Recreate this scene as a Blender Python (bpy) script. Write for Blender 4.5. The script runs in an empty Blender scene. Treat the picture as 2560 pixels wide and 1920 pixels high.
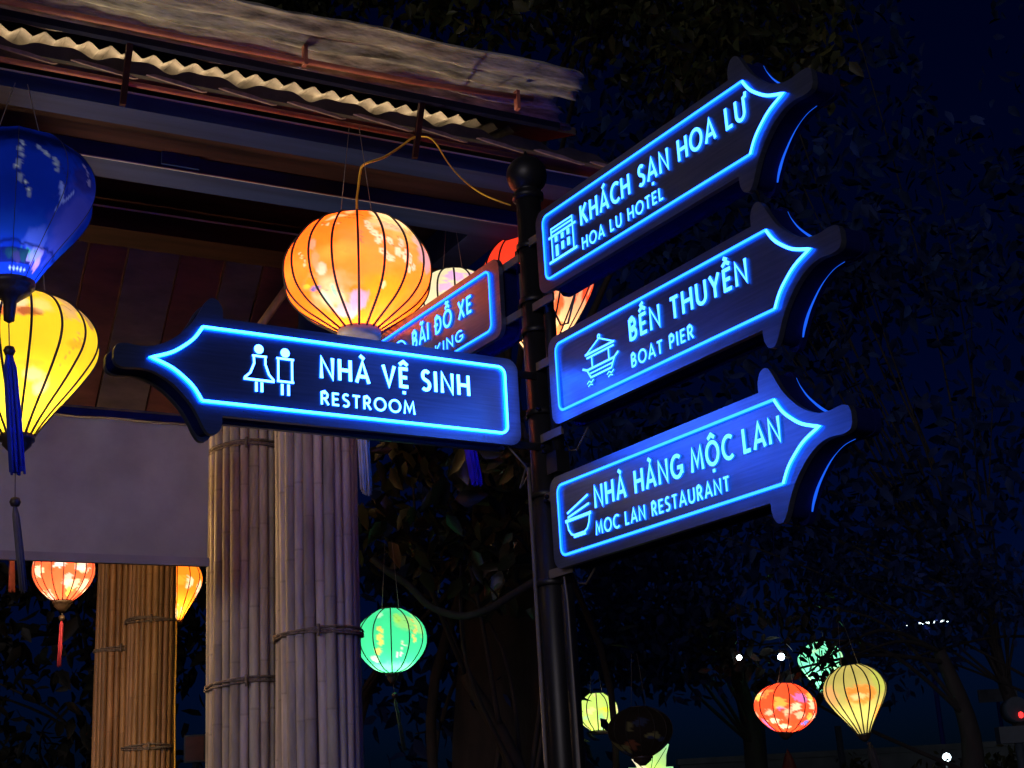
import bpy, bmesh, math, random
import numpy as np
from mathutils import Vector, Matrix

rnd = random.Random(7)
R = math.radians
SC = bpy.context.scene
COL = SC.collection

# ------------------------------------------------------------------ camera
CAM = Vector((0, 0, 1.6))
PITCH, ROLL, FPX = R(17.0475), R(-3.25737), 3562.69      # focal length in pixels of a 2560 px wide frame
fwd = Vector((0, math.cos(PITCH), math.sin(PITCH)))
r0 = Vector((1, 0, 0)); u0 = r0.cross(fwd)
right = math.cos(ROLL) * r0 + math.sin(ROLL) * u0
upv = -math.sin(ROLL) * r0 + math.cos(ROLL) * u0
cam_d = bpy.data.cameras.new('camera'); cam = bpy.data.objects.new('camera', cam_d); COL.objects.link(cam)
cam.matrix_world = Matrix(((right.x, upv.x, -fwd.x, CAM.x), (right.y, upv.y, -fwd.y, CAM.y),
                           (right.z, upv.z, -fwd.z, CAM.z), (0, 0, 0, 1)))
cam_d.sensor_width = 36; cam_d.lens = 36 * FPX / 2560
cam_d.clip_start = .05; cam_d.clip_end = 2000
SC.camera = cam

# ------------------------------------------------------------------ night sky, faint low light, exposure
W = bpy.data.worlds.new('World'); SC.world = W; W.use_nodes = True
nt = W.node_tree; nt.nodes.clear()
sky = nt.nodes.new('ShaderNodeTexSky'); sky.sky_type = 'NISHITA'; sky.sun_disc = False
sky.sun_elevation = R(4); sky.sun_rotation = R(198)
tint = nt.nodes.new('ShaderNodeMix'); tint.data_type = 'RGBA'; tint.blend_type = 'MULTIPLY'; tint.inputs[0].default_value = 1
tint.inputs[7].default_value = (.02, .13, 1.0, 1)
bg = nt.nodes.new('ShaderNodeBackground'); bg.inputs['Strength'].default_value = .0062
wo = nt.nodes.new('ShaderNodeOutputWorld')
gt = nt.nodes.new('ShaderNodeTexCoord'); gs = nt.nodes.new('ShaderNodeSeparateXYZ'); gr = nt.nodes.new('ShaderNodeValToRGB')
gr.color_ramp.elements[0].position = .02; gr.color_ramp.elements[0].color = (.02, .16, 1.5, 1); gr.color_ramp.elements[1].position = .33; gr.color_ramp.elements[1].color = (.010, .09, .85, 1)
nt.links.new(gt.outputs['Generated'], gs.inputs[0]); nt.links.new(gs.outputs['Z'], gr.inputs[0]); nt.links.new(gr.outputs[0], tint.inputs[7])
nt.links.new(sky.outputs[0], tint.inputs[6]); nt.links.new(tint.outputs[2], bg.inputs[0]); nt.links.new(bg.outputs[0], wo.inputs[0])

sl = bpy.data.lights.new('fill_sun', 'SUN'); sl.energy = .64; sl.angle = R(25); sl.color = (1, .88, .95)  # soft fill added in place of unseen street lights behind the viewer
fill_sun = bpy.data.objects.new('fill_sun', sl); COL.objects.link(fill_sun)
sd = Vector((.31, .95, -.12)).normalized()
fill_sun.rotation_euler = sd.to_track_quat('-Z', 'Y').to_euler(); fill_sun.location = (-3, -8, 6)

SC.view_settings.view_transform = 'Standard'; SC.view_settings.look = 'None'
SC.view_settings.exposure = 0; SC.view_settings.gamma = 1; SC.view_settings.use_curve_mapping = False
SC.cycles.max_bounces = 6; SC.cycles.diffuse_bounces = 3; SC.cycles.glossy_bounces = 3; SC.cycles.transmission_bounces = 4
SC.cycles.sample_clamp_indirect = 4; SC.cycles.use_denoising = True; SC.cycles.caustics_reflective = False

# ------------------------------------------------------------------ helpers
def ray(px, py):
    d = (px - 1280) / FPX * right - (py - 960) / FPX * upv + fwd
    return d
def at(px, py, Y):
    d = ray(px, py); return CAM + d * (Y / d.y)
def ppm(P):                                   # pixels per metre at a point
    return FPX / ((Vector(P) - CAM).dot(fwd))

def tag(o, label=None, cat=None, group=None, kind=None):
    if label: o['label'] = label
    if cat: o['category'] = cat
    if group: o['group'] = group
    if kind: o['kind'] = kind
    return o
def empty(name, loc=(0, 0, 0), rz=0):
    o = bpy.data.objects.new(name, None); COL.objects.link(o); o.location = loc; o.rotation_euler = (0, 0, rz)
    o.empty_display_size = .1
    return o

class MB:
    def __init__(s): s.v = []; s.f = []; s.sm = []; s.c = []; s.side = set()
    def add(s, vs, fs, smooth=False, col=None):
        b = len(s.v); s.v += [tuple(v) for v in vs]
        s.f += [tuple(b + i for i in f) for f in fs]; s.sm += [smooth] * len(fs)
        s.c += [col or (1, 1, 1)] * len(vs)
        return s
    def hexa(s, p, col=None):                  # 8 points: bottom 4 (ccw), top 4
        return s.add(p, [(3, 2, 1, 0), (4, 5, 6, 7), (0, 1, 5, 4), (1, 2, 6, 5), (2, 3, 7, 6), (3, 0, 4, 7)], False, col)
    def box(s, o, a, b, c, col=None):          # corner + three edge vectors
        o, a, b, c = map(Vector, (o, a, b, c))
        return s.hexa([o, o + a, o + a + b, o + b, o + c, o + a + c, o + a + b + c, o + b + c], col)
    def tube(s, pts, r, n=8, caps=True, col=None):
        pts = [Vector(p) for p in pts]; m = len(pts); rs = r if isinstance(r, (list, tuple)) else [r] * m
        vs = []; prev = None
        for i, p in enumerate(pts):
            t = (pts[min(i + 1, m - 1)] - pts[max(i - 1, 0)])
            t = t.normalized() if t.length > 1e-9 else Vector((0, 0, 1))
            if prev is None:
                a = Vector((0, 0, 1)) if abs(t.z) < .9 else Vector((1, 0, 0)); x = t.cross(a).normalized()
            else:
                x = prev - t * prev.dot(t); x = x.normalized() if x.length > 1e-6 else t.cross(Vector((1, 0, 0))).normalized()
            prev = x; y = t.cross(x)
            for k in range(n):
                g = 2 * math.pi * k / n; vs.append(p + (x * math.cos(g) + y * math.sin(g)) * rs[i])
        fs = [(i * n + k, i * n + (k + 1) % n, (i + 1) * n + (k + 1) % n, (i + 1) * n + k) for i in range(m - 1) for k in range(n)]
        b = len(s.v); s.add(vs, fs, True, col)
        if caps:
            s.f += [tuple(b + k for k in reversed(range(n))), tuple(b + (m - 1) * n + k for k in range(n))]; s.sm += [False, False]
        return s
    def lathe(s, prof, n=24, c=(0, 0, 0), col=None, smooth=True):   # prof: (r, z) from top to bottom
        vs = []; m = len(prof)
        for r, z in prof:
            for k in range(n):
                g = 2 * math.pi * k / n; vs.append((c[0] + r * math.cos(g), c[1] + r * math.sin(g), c[2] + z))
        fs = [(i * n + k, (i + 1) * n + k, (i + 1) * n + (k + 1) % n, i * n + (k + 1) % n) for i in range(m - 1) for k in range(n)]
        return s.add(vs, fs, smooth, col)
    def prism(s, poly, fr, d0, d1, col=None):  # polygon in (a, b) swept from depth d0 to d1; fr maps (a, b, d) to a point
        n = len(poly)
        vs = [fr(a, b, d0) for a, b in poly] + [fr(a, b, d1) for a, b in poly]
        fs = [tuple(reversed(range(n))), tuple(range(n, 2 * n))] + [(i, (i + 1) % n, n + (i + 1) % n, n + i) for i in range(n)]
        return s.add(vs, fs, False, col)
    def build(s, name, mat, parent=None, color=False, recalc=True, mat2=None):
        me = bpy.data.meshes.new(name); me.from_pydata(s.v, [], s.f)
        me.polygons.foreach_set('use_smooth', s.sm)
        if color:
            at_ = me.color_attributes.new('paint', 'FLOAT_COLOR', 'POINT')
            at_.data.foreach_set('color', np.array([(c[0], c[1], c[2], 1) for c in s.c], np.float32).ravel())
        if recalc:
            bm = bmesh.new(); bm.from_mesh(me); bmesh.ops.recalc_face_normals(bm, faces=bm.faces); bm.to_mesh(me); bm.free()
        me.materials.append(mat)
        if mat2:
            me.materials.append(mat2)
            for i in s.side: me.polygons[i].material_index = 1
        me.update()
        o = bpy.data.objects.new(name, me); COL.objects.link(o)
        if parent: o.parent = parent
        return o

# ------------------------------------------------------------------ materials
def mat_base(name):
    m = bpy.data.materials.new(name); m.use_nodes = True
    b = m.node_tree.nodes['Principled BSDF']; return m, m.node_tree, b
def setv(b, **k):
    for a, v in k.items():
        b.inputs[{'color': 'Base Color', 'rough': 'Roughness', 'metal': 'Metallic', 'spec': 'Specular IOR Level', 'coat': 'Coat Weight'}[a]].default_value = (*v, 1) if a == 'color' else v
def noisy(name, c1, c2, scale=8, rough=.7, stretch=(1, 1, 1), bump=.2, metal=0, spec=.5, detail=6, ramp=(.35, .65), use_paint=False, rot=None):
    m, t, b = mat_base(name); N_ = t.nodes; L = t.links
    tc = N_.new('ShaderNodeTexCoord'); mp = N_.new('ShaderNodeMapping'); mp.inputs['Scale'].default_value = stretch
    if rot is not None: mp.vector_type = 'TEXTURE'; mp.inputs['Rotation'].default_value = (0, 0, rot)
    nz = N_.new('ShaderNodeTexNoise'); nz.inputs['Scale'].default_value = scale; nz.inputs['Detail'].default_value = detail
    nz.inputs['Roughness'].default_value = .62
    cr = N_.new('ShaderNodeValToRGB'); cr.color_ramp.elements[0].color = (*c1, 1); cr.color_ramp.elements[1].color = (*c2, 1)
    cr.color_ramp.elements[0].position, cr.color_ramp.elements[1].position = ramp
    L.new(tc.outputs['Object'], mp.inputs[0]); L.new(mp.outputs[0], nz.inputs[0]); L.new(nz.outputs[0], cr.inputs[0])
    out = cr.outputs[0]
    if use_paint:
        va = N_.new('ShaderNodeVertexColor'); va.layer_name = 'paint'
        mx = N_.new('ShaderNodeMix'); mx.data_type = 'RGBA'; mx.blend_type = 'MULTIPLY'; mx.inputs[0].default_value = 1
        L.new(out, mx.inputs[6]); L.new(va.outputs[0], mx.inputs[7]); out = mx.outputs[2]
    L.new(out, b.inputs['Base Color'])
    bp = N_.new('ShaderNodeBump'); bp.inputs['Strength'].default_value = bump; bp.inputs['Distance'].default_value = .01
    L.new(nz.outputs[0], bp.inputs['Height']); L.new(bp.outputs[0], b.inputs['Normal'])
    setv(b, rough=rough, metal=metal, spec=spec)
    return m
def emis(name, c, k):
    m = bpy.data.materials.new(name); m.use_nodes = True; t = m.node_tree; t.nodes.clear()
    e = t.nodes.new('ShaderNodeEmission'); e.inputs[0].default_value = (*c, 1); e.inputs[1].default_value = k
    o = t.nodes.new('ShaderNodeOutputMaterial'); t.links.new(e.outputs[0], o.inputs[0]); return m
def fabric(name, glow, trans=.8):              # painted silk: lets the bulb inside through, glows where light has bounced about in it
    m = bpy.data.materials.new(name); m.use_nodes = True; t = m.node_tree; t.nodes.clear(); N_ = t.nodes; L = t.links
    va = N_.new('ShaderNodeVertexColor'); va.layer_name = 'paint'
    tc = N_.new('ShaderNodeTexCoord'); nz = N_.new('ShaderNodeTexNoise'); nz.inputs['Scale'].default_value = 9; nz.inputs['Detail'].default_value = 5
    mr = N_.new('ShaderNodeMapRange'); mr.inputs[3].default_value = .82; mr.inputs[4].default_value = 1.1
    mx = N_.new('ShaderNodeMix'); mx.data_type = 'RGBA'; mx.blend_type = 'MULTIPLY'; mx.inputs[0].default_value = 1
    L.new(tc.outputs['Object'], nz.inputs[0]); L.new(nz.outputs[0], mr.inputs[0]); L.new(va.outputs[0], mx.inputs[6]); L.new(mr.outputs[0], mx.inputs[7])
    tr = N_.new('ShaderNodeBsdfTranslucent'); df = N_.new('ShaderNodeBsdfDiffuse'); ms = N_.new('ShaderNodeMixShader'); ms.inputs[0].default_value = trans
    em = N_.new('ShaderNodeEmission'); em.inputs[1].default_value = glow; ad = N_.new('ShaderNodeAddShader'); o = N_.new('ShaderNodeOutputMaterial')
    for n_ in (tr, df, em): L.new(mx.outputs[2], n_.inputs[0])
    L.new(df.outputs[0], ms.inputs[1]); L.new(tr.outputs[0], ms.inputs[2]); L.new(ms.outputs[0], ad.inputs[0]); L.new(em.outputs[0], ad.inputs[1]); L.new(ad.outputs[0], o.inputs[0])
    return m
def plain(name, c, rough=.6, metal=0, spec=.5):
    return noisy(name, tuple(x * .8 for x in c), tuple(x * 1.15 for x in c), 14, rough, bump=.05, metal=metal, spec=spec)

M = {}
M['black_paint'] = plain('black_paint', (.010, .010, .012), .42, spec=.35)
M['pole_grey'] = plain('conduit_grey', (.14, .12, .105), .5)
M['board'] = noisy('brushed_dark_board', (.185, .22, .29), (.245, .285, .37), 6, .30, (1, 1, 22), .03, metal=.87, spec=.6)
M['board_side'] = plain('board_side', (.004, .008, .085), .7, spec=.05)  # the navy lift of lens flare is put into this colour
M['cable_yellow'] = plain('cable_yellow', (.75, .42, .03), .45)
M['wire'] = plain('wire_metal', (.12, .10, .09), .5)
M['rib'] = plain('bamboo_rib', (.02, .014, .01), .7)
M['cap'] = noisy('dark_wood_cap', (.02, .013, .01), (.05, .03, .022), 20, .5)
M['cap_cream'] = plain('pale_cap', (.35, .28, .22), .6)
M['bamboo'] = noisy('bamboo_cane', (.36, .32, .285), (.66, .59, .53), 5, .68, (4, 4, .7), .15, use_paint=True, ramp=(.3, .7))
M['bamboo_warm_lit'] = noisy('warm_lit_bamboo_cane', (.30, .17, .07), (.52, .31, .14), 5, .5, (4, 4, .7), .15, use_paint=True, ramp=(.3, .7))  # browner copy of the cane, warm lamp light put into its colour
M['rope'] = noisy('fibre_rope', (.10, .08, .06), (.24, .19, .15), 60, .9, bump=.5)
M['sheet'] = noisy('weathered_sheet', (.060, .053, .040), (.40, .365, .285), 30, .95, (5, 1, 1), 1.0, ramp=(.33, .70), detail=10, rot=R(29))
M['corrugated'] = noisy('pale_corrugated', (.045, .040, .034), (.10, .088, .07), 9, .8)
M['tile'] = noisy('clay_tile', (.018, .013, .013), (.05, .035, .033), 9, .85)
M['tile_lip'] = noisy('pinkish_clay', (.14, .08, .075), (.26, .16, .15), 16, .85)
M['red_pipe'] = noisy('red_oxide_pipe', (.20, .055, .032), (.36, .11, .06), 9, .6)
M['navy_steel'] = plain('navy_steel', (.006, .007, .02), .6, spec=.1)
M['navy_wood'] = noisy('navy_sheen_beam', (.007, .012, .045), (.015, .026, .095), 5, .6, (9, 1, 1), .12, spec=.04, rot=R(29))  # navy paint with the signs' blue sheen put into the colour
M['brown_wood'] = noisy('dark_brown_beam', (.010, .005, .006), (.030, .013, .013), 8, .8, (9, 1, 1), .2, spec=.03, rot=R(29))
M['plank_red'] = noisy('red_brown_plank', (.07, .018, .015), (.13, .035, .03), 5, .6, (1, 1, 4))
M['plank_grey'] = noisy('grey_brown_plank', (.055, .042, .045), (.10, .08, .08), 5, .7, (1, 1, 4))
M['blue_sheen'] = plain('painted_blue_sheen', (.25, .42, .75), .5)  # blue sign light caught by the metal, put into the colour
M['tarp'] = noisy('grey_canvas', (.30, .29, .27), (.42, .405, .375), 2.2, .85, bump=.25, detail=9)
M['tarp_hem'] = noisy('grey_canvas_hem', (.24, .22, .235), (.30, .27, .29), 6, .85)
M['leaf'] = noisy('banyan_leaf', (.010, .013, .006), (.032, .036, .014), 2.2, .42, bump=.1, spec=.12, use_paint=True)
M['near_leaf'] = noisy('broad_green_leaf', (.008, .016, .008), (.028, .027, .012), 2.2, .38, bump=.1, use_paint=True)
M['far_leaf'] = noisy('far_shaded_leaf', (.004, .005, .006), (.012, .013, .013), 2.2, .5, bump=.1, spec=.12, use_paint=True)  # darker leaf copy, night shade put into the colour
M['bark'] = noisy('banyan_bark', (.010, .008, .008), (.028, .022, .02), 7, .9, (1, 1, .4), .6)
M['blue_lit_leaf'] = noisy('leaf_blue_light_tint', (.004, .010, .045), (.010, .022, .10), 2.2, .6, bump=.1, use_paint=True, spec=.05)  # blue sign light and flare are put into the leaf colour
M['far_bark'] = noisy('far_shaded_bark', (.006, .005, .006), (.016, .013, .013), 7, .9, (1, 1, .4), .6)  # darker bark copy, night shade put into the colour
M['ground'] = noisy('stone_paving', (.05, .05, .055), (.10, .095, .09), 1.5, .6)
M['grey_steel'] = plain('grey_steel', (.022, .034, .05), .6)
M['stone_wall'] = noisy('pale_render_wall', (.035, .05, .055), (.06, .08, .085), 4, .85)
M['unlit_silk'] = None

BLUE = (.006, .085, 1.0)
M['neon'] = emis('blue_neon', (.010, .105, 1.0), 8)
M['neon_hot'] = emis('blue_neon_bright', (.008, .105, 1.0), 40)
M['letter'] = emis('lit_letter', (.026, .140, .85), 10)
M['letter_hot'] = emis('lit_letter_bright', (.022, .11, .90), 34)
M['neon_side'] = emis('neon_tube_side', (.002, .095, 1.0), 3.2); M['neon_side_hot'] = emis('neon_tube_side_bright', (.001, .085, 1.0), 24); M['letter_side'] = emis('letter_side', (.006, .12, .9), 2.2)
M['neon_mid'] = emis('blue_neon_mid', (.016, .11, 1.0), 18); M['neon_side_mid'] = emis('neon_tube_side_mid', (.003, .095, 1.0), 6)
M['neon_back'] = emis('blue_neon_back', BLUE, 30)
M['neon_back_hot'] = emis('blue_neon_back_bright', (.004, .06, 1.0), 75)
M['painted_rim_glint'] = emis('painted_rim_glint', (.012, .12, 1.0), 1.0)  # emission stands in for blue light grazing the rear rim
M['lamp_warm'] = emis('warm_tube_glass', (1, .72, .42), 45)
M['lamp_inside'] = emis('warm_white_tube_glass', (1, .58, .22), 150)
M['lamp_white'] = emis('white_lamp_glass', (.75, .95, 1.0), 6)
M['lamp_bright'] = emis('bright_white_lamp_glass', (.72, .95, 1.0), 45)
M['lamp_red'] = emis('red_lamp_glass', (1, .03, .03), 2.5)

# ------------------------------------------------------------------ ground (below the frame, reaches the horizon)
g = MB(); n = 24; S_ = 400
vs = [(-S_ + 2 * S_ * i / n, -S_ + 2 * S_ * j / n, 0) for j in range(n + 1) for i in range(n + 1)]
g.add(vs, [(j * (n + 1) + i, j * (n + 1) + i + 1, (j + 1) * (n + 1) + i + 1, (j + 1) * (n + 1) + i) for j in range(n) for i in range(n)])
tag(g.build('ground', M['ground']), 'dark paved ground', kind='structure')

# ------------------------------------------------------------------ the signpost
AZ1 = R(-32.54)
D1 = Vector((math.sin(AZ1), math.cos(AZ1), 0)); D2 = Vector((math.cos(AZ1), -math.sin(AZ1), 0)); UP = Vector((0, 0, 1))
P0 = Vector((.0934, 4.599, 0))                # foot of the post
POLE_R = .043
post = empty('signpost', P0)
tag(post, 'tall black steel signpost with a ball finial carrying the five glowing arrow signs', 'signpost')
def pp(a, d, z):                              # local to the post: a along the right-hand signs, d away behind their faces
    return -D1 * a + D2 * d + UP * z
m = MB(); m.tube([pp(0, 0, 0), pp(0, 0, 3.68)], POLE_R, 24); m.build('pole', M['black_paint'], post)
m = MB(); m.lathe([(.0, .10)] + [(.072 * math.sin(R(a)), .072 * math.cos(R(a)) + .0) for a in range(12, 150, 8)] + [(.046, -.064), (.046, -.075)], 28, (0, 0, 3.775)); m.build('ball_finial', M['black_paint'], post)
m = MB(); m.lathe([(.044, 3.705), (.055, 3.70), (.055, 3.682), (.044, 3.677)], 28); m.build('collar', M['black_paint'], post)
m = MB(); m.lathe([(.05, .16), (.075, .14), (.1, .05), (.14, .03), (.14, 0)], 28); m.build('base_flange', M['black_paint'], post)
# slim tube that carries the right-hand signs, in three lengths with domed tops
for z0, z1 in ((2.66, 3.235), (2.23, 2.62), (.1, 2.32)):
    if z0 == 2.23: continue
    m = MB(); m.tube([pp(.085, .0, z0), pp(.085, 0, z1 - .012), pp(.085, 0, z1 - .004), pp(.085, 0, z1)], [.021, .021, .016, .006], 14)
    m.build('side_tube', M['black_paint'], post)
m = MB(); m.tube([pp(.085, .0, 2.32), pp(.085, 0, 2.66)], .020, 14); m.build('side_tube', M['black_paint'], post)
m = MB(); m.tube([pp(.085, .0, 3.225), pp(.085, 0, 3.60)], .018, 14); m.build('side_tube', M['black_paint'], post)
# conduit running up the left of the post
m = MB(); m.tube([pp(-.055, -.012, .1), pp(-.055, -.012, 2.2), pp(-.052, -.012, 2.9), pp(-.053, -.014, 3.42)], .0085, 10); m.build('conduit', M['pole_grey'], post)
m = MB(); m.tube([pp(-.030, -.046, .1), pp(-.03, -.046, 2.72)], .0065, 8); m.tube([pp(-.045, -.034, .1), pp(-.045, -.034, 2.66)], .006, 8); m.build('conduit', M['pole_grey'], post)
for z in (3.50, 3.30, 3.19, 2.90, 2.62, 2.33):
    m = MB(); m.lathe([(.049, .011), (.052, .009), (.052, -.009), (.049, -.011), (.049, .011)], 24, (0, 0, z))
    m.box(pp(-.07, -.024, z - .008), pp(.03, 0, 0), pp(0, .024, 0), UP * .016); m.build('clamp_band', M['black_paint'], post)
# flat arms from the post to the signs
def arm(z, a0, a1, d, nm='bracket_arm', mt='pole_grey'):
    m = MB(); m.box(pp(a0, d - .004, z - .014), pp(a1 - a0, 0, 0), pp(0, .008, 0), UP * .028); m.build(nm, M[mt], post)
for z in (3.262, 3.50, 3.05, 2.80, 2.60, 2.35): arm(z, .035, .16, -.03)
for z in (3.47, 3.27): arm(z, -.16, -.035, -.03)
for z in (3.02, 2.775):                        # to the restroom sign, which points the other way
    m = MB(); m.box(-D2 * .17 - D1 * .03 + UP * (z - .012), D2 * .14, D1 * .008, UP * .024); m.build('bracket_arm', M['black_paint'], post)
for a, d, z in ((-.045, -.05, 2.735), (-.02, -.055, 2.725), (.07, -.05, 2.765), (.075, -.05, 2.745), (.06, -.04, 2.60), (.06, -.045, 2.585), (.05, -.045, 2.90)):
    m = MB(); m.lathe([(0, .008), (.007, .005), (.009, 0), (.007, -.005), (0, -.008)], 10, pp(a, d, z)); m.build('bolt', M['navy_steel'], post)
m = MB(); m.box(pp(.07, -.04, 2.67), pp(.06, 0, 0), pp(0, .05, 0), UP * .07); m.build('cable_box', M['black_paint'], post)
for z, a1, zs in ((3.30, .20, 3.262), (2.86, .22, 2.80), (2.42, .20, 2.345)):
    m = MB(); m.tube([pp(.03, .04, z), pp(.07, .055, z - .10), pp(.12, .05, z - .11), pp(a1, .03, zs)], .0035, 6); m.build('sign_wire', M['wire'], post)
m = MB(); m.tube([pp(-.03, -.04, 2.70), pp(-.08, -.05, 2.66), D2 * -.10 + D1 * -.04 + UP * 2.70, D2 * -.16 + D1 * -.03 + UP * 2.765], .0035, 6); m.build('sign_wire', M['wire'], post)
m = MB()                                       # loose grey cable down the right of the post
m.tube([pp(.115, -.03, 2.33), pp(.125, -.03, 2.25), pp(.128, -.028, 1.9), pp(.13, -.025, 1.2), pp(.11, -.02, .2)], .0035, 6); m.build('loose_cable', M['pole_grey'], post)

# ------------------------------------------------------------------ stroke lettering: each letter is drawn as bent bars
def arc(cx, cy, rx, ry, a0, a1, n=12):
    return [(cx + rx * math.cos(R(a0 + (a1 - a0) * i / n)), cy + ry * math.sin(R(a0 + (a1 - a0) * i / n))) for i in range(n + 1)]
GL = {  # width, strokes in a cap height of 1
 'A': (.78, [[(.04, 0), (.39, 1), (.74, 0)], [(.17, .30), (.61, .30)]]),
 'B': (.60, [[(.08, 0), (.08, 1)], [(.08, .96), (.30, .96)] + arc(.30, .74, .19, .22, 90, -90, 8) + [(.08, .52)], [(.08, .50), (.32, .50)] + arc(.32, .27, .22, .23, 90, -90, 8) + [(.08, .04)]]),
 'C': (.72, [arc(.48, .5, .41, .46, 50, 310, 16)]),
 'D': (.76, [[(.08, 0), (.08, 1)], [(.08, .95), (.28, .95)] + arc(.28, .5, .40, .45, 90, -90, 12) + [(.08, .05)]]),
 'E': (.54, [[(.08, 0), (.08, 1)], [(.08, .93), (.52, .93)], [(.08, .51), (.46, .51)], [(.08, .07), (.52, .07)]]),
 'G': (.80, [arc(.48, .5, .41, .46, 48, 345, 18), [(.50, .44), (.85, .44), (.85, .14)]]),
 'H': (.76, [[(.08, 0), (.08, 1)], [(.68, 0), (.68, 1)], [(.08, .5), (.68, .5)]]),
 'I': (.17, [[(.085, 0), (.085, 1)]]),
 'K': (.68, [[(.08, 0), (.08, 1)], [(.60, 1), (.12, .46)], [(.24, .58), (.64, 0)]]),
 'L': (.50, [[(.08, 1), (.08, .07), (.48, .07)]]),
 'M': (.92, [[(.06, 0), (.15, 1), (.46, .22), (.77, 1), (.86, 0)]]),
 'N': (.78, [[(.08, 0), (.08, .98), (.70, .02), (.70, 1)]]),
 'O': (.94, [arc(.47, .5, .42, .46, 0, 360, 24)]),
 'P': (.58, [[(.08, 0), (.08, 1)], [(.08, .95), (.30, .95)] + arc(.30, .70, .22, .25, 90, -90, 8) + [(.08, .45)]]),
 'R': (.62, [[(.08, 0), (.08, 1)], [(.08, .95), (.30, .95)] + arc(.30, .71, .21, .24, 90, -90, 8) + [(.08, .47)], [(.28, .47), (.58, 0)]]),
 'S': (.56, [arc(.30, .74, .20, .22, 35, 265, 10) + arc(.27, .27, .23, .23, 80, -140, 10)]),
 'T': (.60, [[(.30, 0), (.30, 1)], [(.02, .93), (.58, .93)]]),
 'U': (.74, [[(.08, 1), (.08, .36)] + arc(.37, .34, .29, .30, 180, 360, 12) + [(.66, 1)]]),
 'V': (.74, [[(.04, 1), (.37, .02), (.70, 1)]]),
 'X': (.68, [[(.05, 0), (.63, 1)], [(.05, 1), (.63, 0)]]),
 'Y': (.66, [[(.03, 1), (.33, .46), (.63, 1)], [(.33, .5), (.33, 0)]]),
 ' ': (.30, []),
}
ACUTE = [[(-.10, 1.14), (.14, 1.30)]]; GRAVE = [[(-.14, 1.30), (.10, 1.14)]]; TILDE = [[(-.20, 1.17), (-.10, 1.25), (.06, 1.17), (.18, 1.25)]]
CIRC = [[(-.24, 1.12), (0, 1.28), (.24, 1.12)]]; DOT = [[(0, -.30), (0, -.16)]]
up2 = lambda S, dy: [[(x, y + dy) for x, y in s] for s in S]
VN = {'Á': ('A', ACUTE), 'À': ('A', GRAVE), 'Ạ': ('A', DOT), 'Ã': ('A', TILDE), 'Ế': ('E', CIRC + up2([[(-.14, 1.14), (.10, 1.28)]], .20)),
      'Ề': ('E', CIRC + up2([[(-.14, 1.28), (.10, 1.14)]], .20)), 'Ệ': ('E', CIRC + DOT), 'Ỗ': ('O', CIRC + up2(TILDE, .22)), 'Ộ': ('O', CIRC + DOT),
      'Đ': ('D', []), 'Ư': ('U', [])}
def glyph(c):
    b, ex = VN.get(c, (c, [])); w, S = GL[b]; S = [list(s) for s in S]
    S += [[(x + w / 2, y) for x, y in s] for s in ex]
    if c == 'Đ': S.append([(-.07, .52), (.34, .52)])
    if c == 'Ư': S.append([(.66, .93), (.80, .97), (.84, 1.16)])
    return w, S
def strip(mb, pts, hw, fr, d0, d1, closed=False):
    """one bar of constant width along a bent line, mitred at its corners, standing d0..d1 off the board"""
    P = [Vector((x, y)) for x, y in pts]
    if closed and (P[0] - P[-1]).length < 1e-6: P.pop()
    n = len(P); A = []; B = []
    for i in range(n):
        a = P[i] - P[i - 1] if (closed or i > 0) else P[1] - P[0]
        b = P[(i + 1) % n] - P[i] if (closed or i < n - 1) else P[i] - P[i - 1]
        a.normalize(); b.normalize(); na = Vector((-a.y, a.x)); nb = Vector((-b.y, b.x)); k = na + nb
        k = k / max(k.dot(k) / 2, .35) if k.length > 1e-6 else na
        A.append(P[i] + k * hw); B.append(P[i] - k * hw)
    vs = [fr(p.x, p.y, d1) for p in A] + [fr(p.x, p.y, d1) for p in B] + [fr(p.x, p.y, d0) for p in A] + [fr(p.x, p.y, d0) for p in B]
    fs = []
    for i in range(n if closed else n - 1):
        j = (i + 1) % n
        k0 = len(mb.f) + len(fs); mb.side.update((k0 + 1, k0 + 2, k0 + 3))
        fs += [(i, j, n + j, n + i), (2 * n + i, 3 * n + i, 3 * n + j, 2 * n + j), (i, 2 * n + i, 2 * n + j, j), (n + i, n + j, 3 * n + j, 3 * n + i)]
    if not closed:
        k0 = len(mb.f) + len(fs); mb.side.update((k0, k0 + 1))
        fs += [(0, n, 3 * n, 2 * n), (n - 1, 3 * n - 1, 4 * n - 1, 2 * n - 1)]
    mb.add(vs, fs)
def letters(text, u0, u1, v0, cap, sw, fr, rev, mat, parent):
    """text from u0 (left edge) to u1 (right edge) on the sign face; rev: reading direction runs against u"""
    gap = .23; W_ = sum(glyph(c)[0] for c in text) + gap * (len(text) - 1)
    k = abs(u1 - u0) / W_; x = 0; sg = -1 if rev else 1; q = 0; mb = MB()
    for c in text + ' ':
        w, S = glyph(c)
        if c == ' ': mb.build('lettering', mat, parent, mat2=M['letter_side']); mb = MB()
        for s in S:
            q += 1
            closed = len(s) > 8 and (Vector(s[0]) - Vector(s[-1])).length < 1e-5
            strip(mb, [(u0 + sg * (x + a) * k, v0 + b * cap) for a, b in s], sw / 2, fr, .002, .0065 + .0002 * (q % 4), closed)
        x += w + gap

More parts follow.
